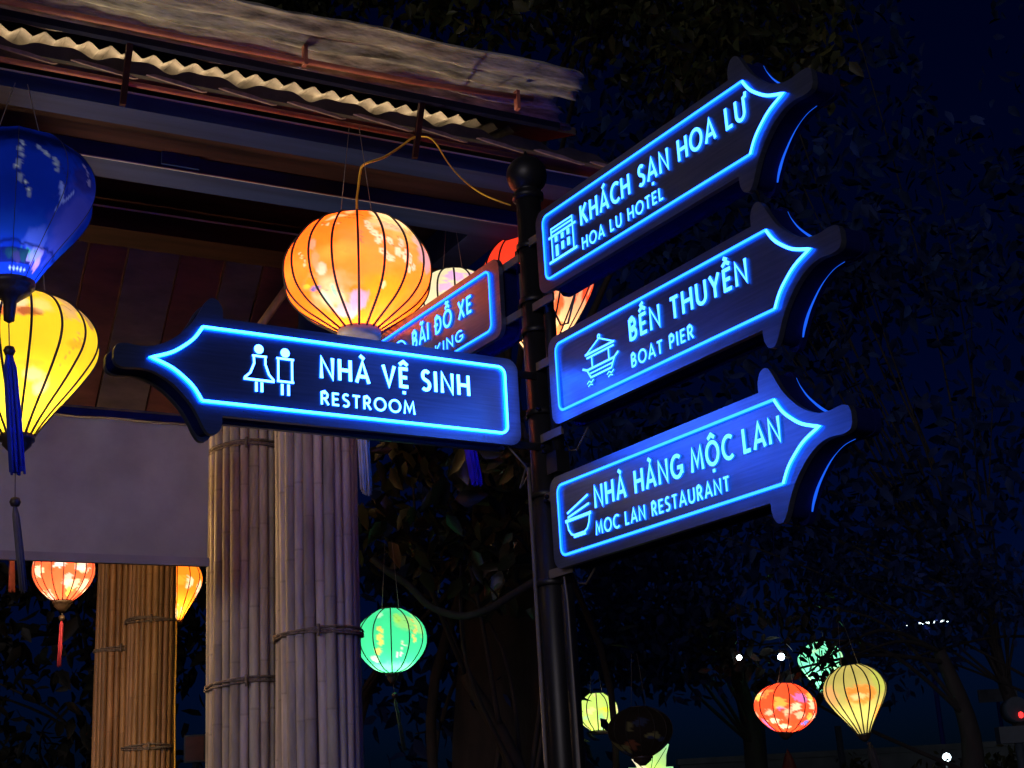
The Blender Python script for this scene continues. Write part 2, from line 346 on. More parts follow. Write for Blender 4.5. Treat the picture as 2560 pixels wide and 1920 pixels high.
# outline of the boards: u away from the post, v up from the middle
def smooth_pts(p, n=4):
    out = []
    for i in range(len(p) - 1):
        p0, p1, p2, p3 = p[max(i - 1, 0)], p[i], p[i + 1], p[min(i + 2, len(p) - 1)]
        for j in range(n):
            t = j / n
            out.append(tuple(.5 * (2 * p1[k] + (p2[k] - p0[k]) * t + (2 * p0[k] - 5 * p1[k] + 4 * p2[k] - p3[k]) * t * t + (3 * p1[k] - p0[k] - 3 * p2[k] + p3[k]) * t ** 3) for k in (0, 1)))
    return out + [p[-1]]
HEAD = smooth_pts([(1.142, .149), (1.144, .180), (1.158, .203), (1.180, .207), (1.198, .188), (1.216, .154), (1.243, .114), (1.292, .067), (1.342, .040), (1.385, .033), (1.425, .036), (1.452, .030), (1.461, .012)])
HEAD = HEAD + [(1.461, -.012)] + [(u, -v) for u, v in reversed(HEAD)][1:]
def corner(cx, cy, r, a0, n=5): return arc(cx, cy, r, r, a0, a0 + 90, n)
OUT = HEAD + list(reversed(corner(.165, -.107, .040, 180))) + list(reversed(corner(.165, .107, .040, 90)))
NARC = smooth_pts([(1.206, .112), (1.228, .078), (1.256, .051), (1.298, .022), (1.356, .0)], 5)
NARC2 = [(u, -v) for u, v in reversed(NARC)]
NBODY = [(1.206, -.112)] + list(reversed(corner(.205, -.087, .025, 180))) + list(reversed(corner(.205, .087, .025, 90))) + [(1.206, .112)]
RARC = smooth_pts([(1.205, .180), (1.216, .154), (1.243, .114), (1.292, .067), (1.342, .040), (1.385, .033)], 4)

BOARD_T = .10
def make_sign(label, org, A, n, zc, l1, l2, icon, hot=False, rev=False, edge=True, mirror_text=True):
    """A: the way the arrow points; n: outward normal of the readable face"""
    s = empty('direction_sign', org + UP * zc)
    tag(s, label, 'sign', 'glowing arrow signs on the signpost')
    h = BOARD_T / 2 + .01
    face = lambda u, v, d: A * u + UP * v + n * (h + d)
    back = lambda u, v, d: A * u + UP * v - n * (h - .02 + d)
    mat_n, mat_l, mat_s = (M['neon_hot'], M['letter_hot'], M['neon_side_hot']) if hot else (M['neon'], M['letter'], M['neon_side'])
    MB().prism(OUT, face, -.018, 0).build('face_board', M['board'], s)
    MB().prism(OUT, back, -.018, 0).build('back_board', M['board' if hot else 'board_side'], s)
    c = [(1.30 + (u - 1.30) * .985 if u > 1.0 else u + .012, v * .93) for u, v in OUT]
    MB().prism(c, face, -(BOARD_T - .018), -.018).build('box_side', M['board_side'], s)
    for f_ in (face, back):
        mb = MB(); strip(mb, NBODY, .0040, f_, .002, .009); mb.build('neon_border', mat_n if f_ is face else M['neon_back_hot' if hot else 'neon_back'], s, mat2=mat_s)
        mb = MB(); strip(mb, NARC + NARC2[1:], .0044, f_, .002, .0092); mb.build('neon_arrowhead', M['neon_back'] if f_ is back else M['neon_hot' if hot else 'neon_mid'], s, mat2=M['neon_side_hot' if hot else 'neon_side_mid'])
    for side, f_ in (((0, face), (1, back)) if mirror_text else ((0, face),)):
        for k, (tx, a, b, v0, cap, sw) in enumerate((l1 + (0, .067, .0110), l2 + (-.083, .041, .0064))):
            if side: a, b = b, a
            letters(tx, a, b, v0, cap, sw, f_, rev != bool(side), M['neon_back'] if side else mat_l, s)
        mb = MB()
        q = 0
        for pts, w_, cl in icon:
            q += 1; strip(mb, pts, w_ / 2, f_, .002, .0065 + .0003 * (q % 5), cl)
        mb.build('pictogram', M['neon_back'] if side else mat_l, s, mat2=M['letter_side'])
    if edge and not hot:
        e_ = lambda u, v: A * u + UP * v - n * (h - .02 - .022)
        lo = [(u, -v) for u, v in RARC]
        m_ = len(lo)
        mb = MB(); mb.tube([e_(u + .004, v) for u, v in lo], [.0007 + .0034 * max(0, 1 - abs(i / m_ - .25) * 2.4) for i in range(m_)], 6)  # glowing thread paints the rear rim's blue highlight, tapered where it fades
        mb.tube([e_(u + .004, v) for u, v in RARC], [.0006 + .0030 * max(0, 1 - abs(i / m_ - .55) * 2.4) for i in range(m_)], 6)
        mb.build('painted_rim_glint', M['painted_rim_glint'], s)
    return s
LN = .0062
def rect(u0, u1, v0, v1): return [(u0, v0), (u1, v0), (u1, v1), (u0, v1)]
IC_HOTEL = [([(.222, .054), (.352, .054)], LN, False), ([(.222, .041), (.352, .041)], LN, False), ([(.225, .057), (.225, .028)], LN, False), ([(.349, .057), (.349, .028)], LN, False),
            ([(.206, .026), (.366, .026)], .008, False), ([(.225, .026), (.225, -.058)], LN, False), ([(.349, .026), (.349, -.058)], LN, False), ([(.204, -.061), (.368, -.061)], .009, False)]
for i, u in enumerate((.252, .287, .322)):
    IC_HOTEL += [([(u, .000), (u, .019)], .016, False), ([(u, -.038 - (.012 if i < 1 else 0)), (u, -.011)], .016, False)]
IC_BOAT = [(arc(.445, .066, .006, .006, 0, 360, 8), .005, True), ([(.445, .06), (.374, .028)], .005, False), ([(.445, .06), (.516, .028)], .005, False), ([(.366, .026), (.524, .026)], .007, False), ([(.372, .015), (.518, .015)], LN, False),
           ([(.40, .012), (.40, -.026)], LN, False), ([(.490, .012), (.490, -.026)], LN, False), ([(.348, -.014), (.372, -.024), (.516, -.024), (.540, -.012)], .007, False),
           ([(.372, -.024), (.390, -.052), (.500, -.052), (.520, -.022)], LN, False), ([(.384, -.038), (.508, -.038)], .005, False),
           ([(.366, -.068), (.378, -.061), (.390, -.068), (.402, -.061)], .004, False), ([(.372, -.077), (.384, -.072), (.396, -.077)], .004, False), ([(.474, -.068), (.486, -.061), (.498, -.068), (.510, -.061)], .004, False), ([(.480, -.077), (.492, -.072), (.504, -.077)], .004, False)]
IC_BOWL = [([(.208, .014), (.326, .050)], .007, False), ([(.210, .000), (.330, .022)], .007, False), ([(.196, -.010), (.338, -.008)], .010, False),
           ([(.206, -.014), (.212, -.038), (.226, -.055), (.240, -.060), (.298, -.060), (.314, -.052), (.324, -.036), (.330, -.012)], LN, False), ([(.236, -.066), (.302, -.066)], LN, False)]
IC_WC = [(arc(1.033, .066, .007, .007, 0, 360, 12), .0146, True), ([(1.054, .044), (1.008, .044)], LN, False), ([(1.049, .042), (1.048, .020), (1.060, -.010), (1.078, -.027)], LN, False), ([(1.013, .042), (1.013, .020), (1.002, -.010), (.986, -.027)], LN, False), ([(1.080, -.030), (.984, -.030)], .007, False),
         ([(1.041, -.036), (1.041, -.066)], .008, False), ([(1.024, -.036), (1.024, -.066)], .008, False),
         (arc(.950, .064, .007, .007, 0, 360, 12), .0146, True), ([(.978, .045), (.922, .045)], LN, False), ([(.972, .044), (.972, -.024)], LN, False), ([(.928, .044), (.928, -.024)], LN, False), ([(.976, -.026), (.922, -.026)], LN, False),
         ([(.960, -.034), (.960, -.068)], .008, False), ([(.940, -.034), (.940, -.068)], .008, False)]
IC_P = [(arc(.877, .0, .066, .066, 0, 360, 28), .007, True), ([(.895, -.036), (.895, .038), (.878, .038)] + arc(.872, .020, .018, .018, 90, 270, 8) + [(.895, .002)], .010, False)]
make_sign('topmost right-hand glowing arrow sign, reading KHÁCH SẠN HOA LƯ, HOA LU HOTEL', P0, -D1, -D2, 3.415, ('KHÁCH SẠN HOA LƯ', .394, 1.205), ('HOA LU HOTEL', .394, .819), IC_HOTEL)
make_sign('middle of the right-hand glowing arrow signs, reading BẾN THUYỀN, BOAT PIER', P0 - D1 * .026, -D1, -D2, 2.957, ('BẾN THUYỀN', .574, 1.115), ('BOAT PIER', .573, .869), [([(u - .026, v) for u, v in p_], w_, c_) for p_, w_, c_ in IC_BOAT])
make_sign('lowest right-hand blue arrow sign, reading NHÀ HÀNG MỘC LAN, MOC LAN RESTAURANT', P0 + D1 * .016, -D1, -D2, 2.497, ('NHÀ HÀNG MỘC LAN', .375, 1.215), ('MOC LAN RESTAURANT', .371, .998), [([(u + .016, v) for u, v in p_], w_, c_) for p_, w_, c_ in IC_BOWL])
make_sign('left pointing bright blue arrow sign reading NHÀ VỆ SINH, RESTROOM', P0, -D2, -D1, 2.909, ('NHÀ VỆ SINH', .837, .315), ('RESTROOM', .836, .516), IC_WC, hot=True, rev=True)
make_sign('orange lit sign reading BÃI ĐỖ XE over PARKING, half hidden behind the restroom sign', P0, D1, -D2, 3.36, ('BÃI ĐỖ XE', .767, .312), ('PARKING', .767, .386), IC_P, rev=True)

# ------------------------------------------------------------------ the pavilion
AZR = R(61)
E_ = Vector((math.sin(AZR), math.cos(AZR), 0)); NO = Vector((E_.y, -E_.x, 0))     # along the eave; out of the building towards the viewer
G0 = Vector((-.351, 5.70, 0))
def pv(s, w, z): return G0 + E_ * s + NO * w + UP * z
pav = empty('pavilion', G0)
tag(pav, 'dark timber pavilion with tiled eaves and bamboo clad columns, left of the signpost', 'pavilion')
def lp(s, w, z): return E_ * s + NO * w + UP * z   # local to the pavilion
S0 = -4.2                                         # the building runs on out of frame to the left
def beam(nm, mt, s0, s1, w0, w1, z0, z1):
    return MB().box(lp(s0, w0, z0), E_ * (s1 - s0), NO * (w1 - w0), UP * (z1 - z0)).build(nm, M[mt], pav)
# weathered overhanging sheet: waves run along the eave, so its right end shows a wavy edge
mb = MB(); ns, nw = 90, 60
def sheet_pt(i, j, th):
    fw = j / nw; w = -.118 + .558 * fw
    s1 = .80 - .22 * fw + .026 * math.sin(fw * 23) + .04 * math.sin(fw * 9 + 1) + .012 * math.sin(fw * 57)
    s = S0 + (s1 - S0) * i / ns
    z = 4.752 - .024 * fw - .016 * sum(1 for q_ in (.30, .64) if fw > q_ + .03 * math.sin(s * 2.1 + q_ * 20) + .012 * math.sin(s * 13)) + min(1, fw * 6) * .019 * math.sin(fw * 4.5 * 2 * math.pi + .35 * math.sin(s * 3.1)) + .028 * fw * (s + 1.2) * .8 + .006 * math.sin(s * 9 + fw * 5) + .0035 * math.sin(s * 61 + fw * 40) * math.sin(s * 23 + fw * 71)
    return lp(s, w, z + th)
vs = [sheet_pt(i, j, th) for th in (0, .008) for j in range(nw + 1) for i in range(ns + 1)]
fs = []; K = (ns + 1) * (nw + 1)
for j in range(nw):
    for i in range(ns):
        a = j * (ns + 1) + i; q = (a, a + 1, a + ns + 2, a + ns + 1); fs += [q, tuple(K + x for x in reversed(q))]
for j in range(nw): a = j * (ns + 1) + ns; fs.append((a, a + ns + 1, K + a + ns + 1, K + a))
for i in range(ns): a = nw * (ns + 1) + i; fs.append((a, a + 1, K + a + 1, K + a))
mb.add(vs, fs, True); mb.build('eave_sheet', M['sheet'], pav)
# small pale corrugated strip tucked under it
mb = MB(); ns = 420; vs = []
for i in range(ns + 1):
    s = S0 + (.62 - S0) * i / ns; ph = (s / .088) % 1; tri = abs(2 * ph - 1) * 2 - 1
    zz = .011 * tri + .003 * math.sin(s * 7)
    vs += [lp(s, -.130 + .01 * tri, 4.724 + zz), lp(s, -.26, 4.755 + zz), lp(s, -.42, 4.79 + zz)]
mb.add(vs, [(3 * i + k, 3 * i + 3 + k, 3 * i + 4 + k, 3 * i + 1 + k) for i in range(ns) for k in (0, 1)]); mb.build('corrugated_strip', M['corrugated'], pav)
# row of clay eave tiles: dark wavy lip, pinkish tongues below
mb = MB(); per = .30; n = 640; vs = []
for i in range(n + 1):
    s = S0 + (1.15 - S0) * i / n; x = (s / per + .15) % 1
    wv = .5 + .5 * math.cos(2 * math.pi * (x - .12 * math.sin(2 * math.pi * x)))
    z = 4.603 + .028 * wv + .004 * math.sin(s * 41) + (-.03 * max(0, s - .55))
    zb = 4.572 - .03 * max(0, s - .55)
    vs += [lp(s, -.03, zb), lp(s, -.03, z), lp(s, -.30, z + .03), lp(s, -.30, zb + .02)]
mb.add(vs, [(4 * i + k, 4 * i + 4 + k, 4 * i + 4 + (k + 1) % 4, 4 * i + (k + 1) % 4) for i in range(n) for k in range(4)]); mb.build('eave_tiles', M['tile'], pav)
k = 0
s = S0
mb = MB()
while s < 1.0:
    dz = -.03 * max(0, s - .55)
    L_ = .27 + rnd.uniform(-.02, .02)
    poly = [(s, 4.574 + dz), (s + .03, 4.582 + dz), (s + L_ * .55, 4.573 + dz), (s + L_, 4.548 + dz), (s + L_ - .02, 4.543 + dz), (s + .05, 4.566 + dz)]
    mb.prism(poly, lambda a, b, d: lp(a, d, b), -.028 + .004 * (k % 2), -.018 + .004 * (k % 2))
    s += per; k += 1
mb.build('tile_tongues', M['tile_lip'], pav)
# roof slopes above (top side, out of sight from below)
mb = MB(); mb.hexa([lp(S0, -.2, 4.80), lp(.95, -.2, 4.80), lp(.7, -3.1, 5.75), lp(S0, -3.1, 5.75), lp(S0, -.2, 4.84), lp(.95, -.2, 4.84), lp(.7, -3.1, 5.79), lp(S0, -3.1, 5.79)])
mb.hexa([lp(S0, -3.1, 5.75), lp(.7, -3.1, 5.75), lp(.95, -6.4, 4.7), lp(S0, -6.4, 4.7), lp(S0, -3.1, 5.79), lp(.7, -3.1, 5.79), lp(.95, -6.4, 4.74), lp(S0, -6.4, 4.74)])
mb.build('roof', M['tile'], pav)
# steel frame in front of the eave
mb = MB(); mb.tube([lp(S0, .25, 4.605), lp(-1, .25, 4.612), lp(-.1, .25, 4.63), lp(.45, .25, 4.668)], .0125, 10); mb.build('upper_pipe', M['red_pipe'], pav)
beam('front_rail', 'navy_steel', S0, .68, .065, .095, 4.642, 4.672)
mb = MB(); mb.tube([lp(S0, 0, 4.508), lp(.55, 0, 4.508)], .0115, 10); mb.build('lower_pipe', M['red_pipe'], pav)
for s in (-3.0, -1.29, -.01):
    MB().hexa([lp(s - .012, -.035, 4.42), lp(s + .012, -.035, 4.42), lp(s + .012, -.015, 4.42), lp(s - .012, -.015, 4.42), lp(s - .012, .064, 4.66), lp(s + .012, .064, 4.66), lp(s + .012, .088, 4.66), lp(s - .012, .088, 4.66)]).build('rail_post', M['brown_wood'], pav)
for s in (-2.2, -.62, .37):
    MB().box(lp(s - .008, .235, 4.60), E_ * .016, NO * .03, UP * .09).build('pipe_hanger', M['red_pipe'], pav)
# beams stepping back under the eave
beam('fascia_beam', 'navy_wood', S0, .95, -.25, -.10, 4.452, 4.525)
beam('fascia_highlight', 'tarp_hem', S0, .95, -.10, -.094, 4.519, 4.525)  # pale strip painting the highlight along the beam's top edge
beam('soffit_board', 'brown_wood', S0, .95, -.60, -.25, 4.535, 4.555)
beam('inner_beam', 'navy_wood', S0, .92, -.80, -.60, 4.465, 4.70)
beam('inner_trim', 'tarp_hem', S0, .92, -.606, -.600, 4.459, 4.465)
beam('ceiling', 'brown_wood', S0, .9, -6.0, -.8, 4.70, 4.74)
beam('wall_plate', 'brown_wood', S0, .85, -1.62, -1.40, 4.49, 4.60)
beam('plate_trim', 'tarp_hem', S0, .85, -1.402, -1.394, 4.594, 4.602)
beam('end_beam', 'navy_wood', .70, .90, -6.0, -.82, 4.52, 4.69)
# junction plate on the inner beam, with a strip painting its blue reflection
MB().box(lp(-.985, -.597, 4.475), E_ * .17, NO * .012, UP * .155).build('junction_plate', M['navy_wood'], pav)
MB().hexa([lp(-.98, -.585, 4.600), lp(-.82, -.585, 4.600), lp(-.82, -.575, 4.592), lp(-.98, -.575, 4.592), lp(-.98, -.585, 4.628), lp(-.82, -.585, 4.628), lp(-.82, -.555, 4.620), lp(-.98, -.555, 4.620)]).build('junction_sheen', M['blue_sheen'], pav)
# leaning boards behind
s = S0; k = 0
while s < .35:
    wd = .24 + .04 * math.sin(k * 2.3)
    mt = 'plank_red' if k % 2 else 'plank_grey'
    o = .006 * (k % 3)
    MB().hexa([lp(s, -2.62 + o, 3.66), lp(s + wd - .012, -2.62 + o, 3.66), lp(s + wd - .012, -2.59 + o, 3.66), lp(s, -2.59 + o, 3.66),
               lp(s, -1.67 + o, 4.60), lp(s + wd - .012, -1.67 + o, 4.60), lp(s + wd - .012, -1.64 + o, 4.60), lp(s, -1.64 + o, 4.60)]).build('soffit_plank', M[mt], pav)
    s += wd; k += 1
# bamboo clad columns
def column(cx, cy, rad, nc, seed, ties, mt='bamboo', ztop=4.0):
    q = random.Random(seed); c = Vector((cx, cy, 0)) - G0; zt = ztop
    MB().tube([c + UP * (zt - .3), c + UP * 4.5], .085, 16).build('post_head', M['navy_wood'], pav)
    mb = MB(); rc = math.pi * rad / nc * .90
    for i in range(nc):
        a = 2 * math.pi * i / nc + q.uniform(-.02, .02); rr = rad - rc + q.uniform(-.006, .004); r1 = rc * q.uniform(.86, 1.12)
        x = c + Vector((math.cos(a) * rr, math.sin(a) * rr, 0)); sw = Vector((q.uniform(-1, 1), q.uniform(-1, 1), 0)) * .006
        col = q.uniform(.55, 1.12); col = (col, col * q.uniform(.93, 1.0), col * q.uniform(.84, 1.0))
        pts = []; rs = []; z = q.uniform(0, .35); zs = [0]
        while z < zt - .1:
            if z > .05: zs += [z - .008, z - .002, z + .003, z + .010]
            z += q.uniform(.30, .55)
        zs.append(zt); nod = set()
        for k_, z in enumerate(zs):
            rs.append(r1 * (1.0 if (k_ % 4 in (1, 0)) else (1.05 if k_ % 4 == 2 else .97)) if 0 < k_ < len(zs) - 1 else r1)
            pts.append(x + sw * math.sin(z * 1.7 + i) + UP * z)
        b0 = len(mb.v); mb.tube(pts, rs, 9, True, col)
        for k_ in range(1, len(zs) - 1):
            f_ = {2: .74, 3: .82, 1: .95, 0: .97}[k_ % 4] * q.uniform(.9, 1.05)
            for v_ in range(9): mb.c[b0 + k_ * 9 + v_] = tuple(x_ * f_ for x_ in col)
    mb.lathe([(rad - rc * 1.6, zt), (rad - rc * 1.6, 0)], 24, (c.x, c.y, 0), (.25, .2, .16))
    o = mb.build('bamboo_column', M[mt], pav, color=True)
    for z, sl_ in ties:
        mb = MB()
        for t_ in range(3):
            ph = q.uniform(0, 6); pts = []
            for k_ in range(41):
                a = 2 * math.pi * k_ / 40
                pts.append(c + Vector((math.cos(a), math.sin(a), 0)) * (rad + .006 + .004 * math.sin(nc * a + ph)) + UP * (z + (t_ - 1) * .011 + sl_ * math.cos(a) + .007 * math.sin(2 * a + ph)))
            mb.tube(pts, .0062, 6, False)
        mb.tube([c + (CAM - Vector((cx, cy, CAM.z))).normalized() * (rad + .012) + UP * (z + .03), c + (CAM - Vector((cx, cy, CAM.z))).normalized() * (rad + .02) + UP * (z - .028)], [.009, .007], 6)
        mb.build('rope_tie', M['rope'], o)
zpx = lambda px, py, Y: at(px, py, Y).z
column(-1.042, 7.2, .2150, 23, 3, [(zpx(793, 1577, 7.0), .006), (3.95, .0)])
column(-1.488, 7.62, .205, 22, 5, [(zpx(610, 1703, 7.42), .010), (zpx(620, 1108, 7.42), .008)])
column(-2.752, 10.5, .178, 22, 8, [(zpx(379, 1545, 10.3), .0), (zpx(379, 1865, 10.3), 0)], 'bamboo_warm_lit')
column(-3.04, 10.75, .19, 22, 9, [(zpx(290, 1622, 10.6), .0)], 'bamboo_warm_lit')

# grey roll-down blind between the pavilion's front posts
a_, b_ = at(790, 620, 7.0) - G0, at(590, 900, 7.0) - G0
MB().tube([a_, b_], .022, 10).build('brace_pole', M['bamboo_warm_lit'], pav, color=True)
bl = empty('canvas_blind', pv(-1.6, -1.7, 3.6))
tag(bl, 'grey canvas blind pulled part way down behind the yellow lantern', 'blind')
mb = MB(); n1, n2 = 60, 14; vs = []
for j in range(n2 + 1):
    for i in range(n1 + 1):
        s = -2.4 + 1.97 * i / n1; z = 2.925 + (3.60 - 2.925) * j / n2
        w = -1.70 + (.014 * math.sin(s * 2.3 + .6) + .008 * math.sin(s * 6.1)) * (1 - j / n2) + .006 * math.sin(s * 19) * (j / n2) ** 3 + .004 * math.sin(s * 11 + z * 3)
        vs.append(pv(s, w, z) - bl.location)
mb.add(vs, [(j * (n1 + 1) + i, j * (n1 + 1) + i + 1, (j + 1) * (n1 + 1) + i + 1, (j + 1) * (n1 + 1) + i) for j in range(n2) for i in range(n1)], True); mb.build('canvas', M['tarp'], bl)
MB().box(pv(-2.4, -1.712, 2.885) - bl.location, E_ * 1.97, NO * .028, UP * .042).build('bottom_bar', M['tarp_hem'], bl)
MB().box(pv(-2.42, -1.79, 3.605) - bl.location, E_ * 1.99, NO * .12, UP * .045).build('roller_box', M['board_side'], bl)
MB().box(pv(-2.42, -1.668, 3.638) - bl.location, E_ * 1.99, NO * .004, UP * .008).build('box_gleam', M['corrugated'], bl)  # pale strip painting the gleam along the box's lit top edge
# warm tubes: one hidden behind the eave tiles, one inside behind the blind
def tube_lamp(label, a, b, r, mt, cat='lamp'):
    o = empty('tube_lamp', a); tag(o, label, cat)
    MB().tube([Vector((0, 0, 0)), b - a], r, 10).build('glass_tube', M[mt], o)
    d = (b - a).normalized() * .03
    for p_ in (Vector((0, 0, 0)), b - a - d): MB().tube([p_ - d * .5 * (1 if p_.length < .01 else -1), p_ + d], r * 1.25, 10).build('end_socket', M['cap_cream'], o)
    return o
tube_lamp('long warm lamp tube tucked behind the wavy eave tiles', pv(-3.4, -.185, 4.676), pv(.34, -.185, 4.676), .010, 'lamp_warm')
tube_lamp('warm white lamp tube hung inside behind the canvas blind', pv(-2.3, -2.95, 3.27), pv(-.36, -2.95, 3.27), .018, 'lamp_inside')

# added fill lamp, unseen off to the left, to brighten the eave's underside
fl = empty('added_floodlight', pv(-2.4, -.90, 0)); tag(fl, 'added black fill lamp on a short post, out of view, shining up at the eave', 'added_floodlight')
MB().tube([(0, 0, 0), (0, 0, 1.80)], .03, 10).build('post', M['black_paint'], fl); MB().box((-.10, -.07, 1.80), (.20, 0, 0), (0, .14, 0), (0, 0, .06)).build('housing', M['black_paint'], fl)  # post and housing of the added fill lamp
fd = bpy.data.lights.new('added_flood_bulb', 'SPOT'); fd.energy = 330; fd.color = (1, .84, .55); fd.spot_size = R(44); fd.spot_blend = .5; fd.shadow_soft_size = .04
fo = bpy.data.objects.new('added_flood_bulb', fd); COL.objects.link(fo); fo.parent = fl; fo.location = (0, 0, 1.9)
fo.rotation_euler = (pv(-.30, .24, 4.72) - fl.location - Vector((0, 0, 1.9))).to_track_quat('-Z', 'Y').to_euler()

# ------------------------------------------------------------------ lanterns
def vnoise(x, y, seed=0):
    xi, yi = np.floor(x), np.floor(y); fx, fy = x - xi, y - yi
    fx = fx * fx * (3 - 2 * fx); fy = fy * fy * (3 - 2 * fy)
    h = lambda a, b: np.modf(np.abs(np.sin(a * 127.1 + b * 311.7 + seed * 17.3) * 43758.5453))[0]
    return (h(xi, yi) * (1 - fx) + h(xi + 1, yi) * fx) * (1 - fy) + (h(xi, yi + 1) * (1 - fx) + h(xi + 1, yi + 1) * fx) * fy
class Paint:
    """colours painted on the silk. ph: degrees round from the side that faces the viewer (right positive), t: 0 top to 1 bottom"""
    def __init__(s, ph, t, aspect): s.ph, s.t, s.a = ph, t, aspect; s.c = np.zeros((len(ph), 3)); s.nz = vnoise(ph / 6, t * 26, 3) - .5; s.nz2 = vnoise(ph / 2.2, t * 60, 5) - .5
    def fill(s, c): s.c[:] = c; return s
    def mix(s, m, c): s.c = s.c * (1 - m[:, None]) + np.array(c) * m[:, None]; return s
    def blob(s, p0, t0, rp, rt, c, al=1, soft=.3, rag=.35):
        dp = (s.ph - p0 + 180) % 360 - 180
        d = np.sqrt((dp / rp) ** 2 + ((s.t - t0) / rt) ** 2) + s.nz * rag + s.nz2 * rag * .5
        return s.mix(np.clip((1 - d) / soft, 0, 1) * al, c)
    def band(s, t0, t1, c, al=1, soft=.04, rag=.05):
        t = s.t + s.nz * rag
        return s.mix(np.clip((t - t0) / soft, 0, 1) * np.clip((t1 - t) / soft, 0, 1) * al, c)
    def line(s, pts, wd, c, al=1):
        m = np.zeros(len(s.ph)); k = s.a
        for (p0, t0), (p1, t1) in zip(pts, pts[1:]):
            x = ((s.ph - p0 + 180) % 360 - 180) * k; y = s.t - t0; X = (p1 - p0) * k; Y = t1 - t0
            u = np.clip((x * X + y * Y) / max(X * X + Y * Y, 1e-9), 0, 1)
            d = np.hypot(x - u * X, y - u * Y); m = np.maximum(m, np.clip((wd - d) / (wd * .5), 0, 1))
        return s.mix(m * al, c)
    def flower(s, p0, t0, r, c, c2=(.5, .25, .1), al=1, rot=0):
        x = ((s.ph - p0 + 180) % 360 - 180) * s.a; y = s.t - t0; d = np.hypot(x, y); an = np.arctan2(y, x) + rot
        rr = r * (.72 + .28 * np.abs(np.cos(2.5 * an)))
        s.mix(np.clip((rr - d) / (r * .2), 0, 1) * al, c); return s.mix(np.clip((r * .22 - d) / (r * .12), 0, 1) * al, c2)
    def sprig(s, pts, r, c, seed, branch=(.06, .03, .02), n=2, c2=(.6, .3, .1), al=1, bw=.004):
        q = random.Random(seed); s.line(pts, bw, branch, .8)
        for (p0, t0), (p1, t1) in zip(pts, pts[1:]):
            for k_ in range(n):
                f = (k_ + .5) / n; s.flower(p0 + (p1 - p0) * f + q.uniform(-1, 1) * r * .7 / s.a, t0 + (t1 - t0) * f + q.uniform(-r, r) * .7, r * q.uniform(.7, 1.15), c, c2, al, q.uniform(0, 6))
        return s

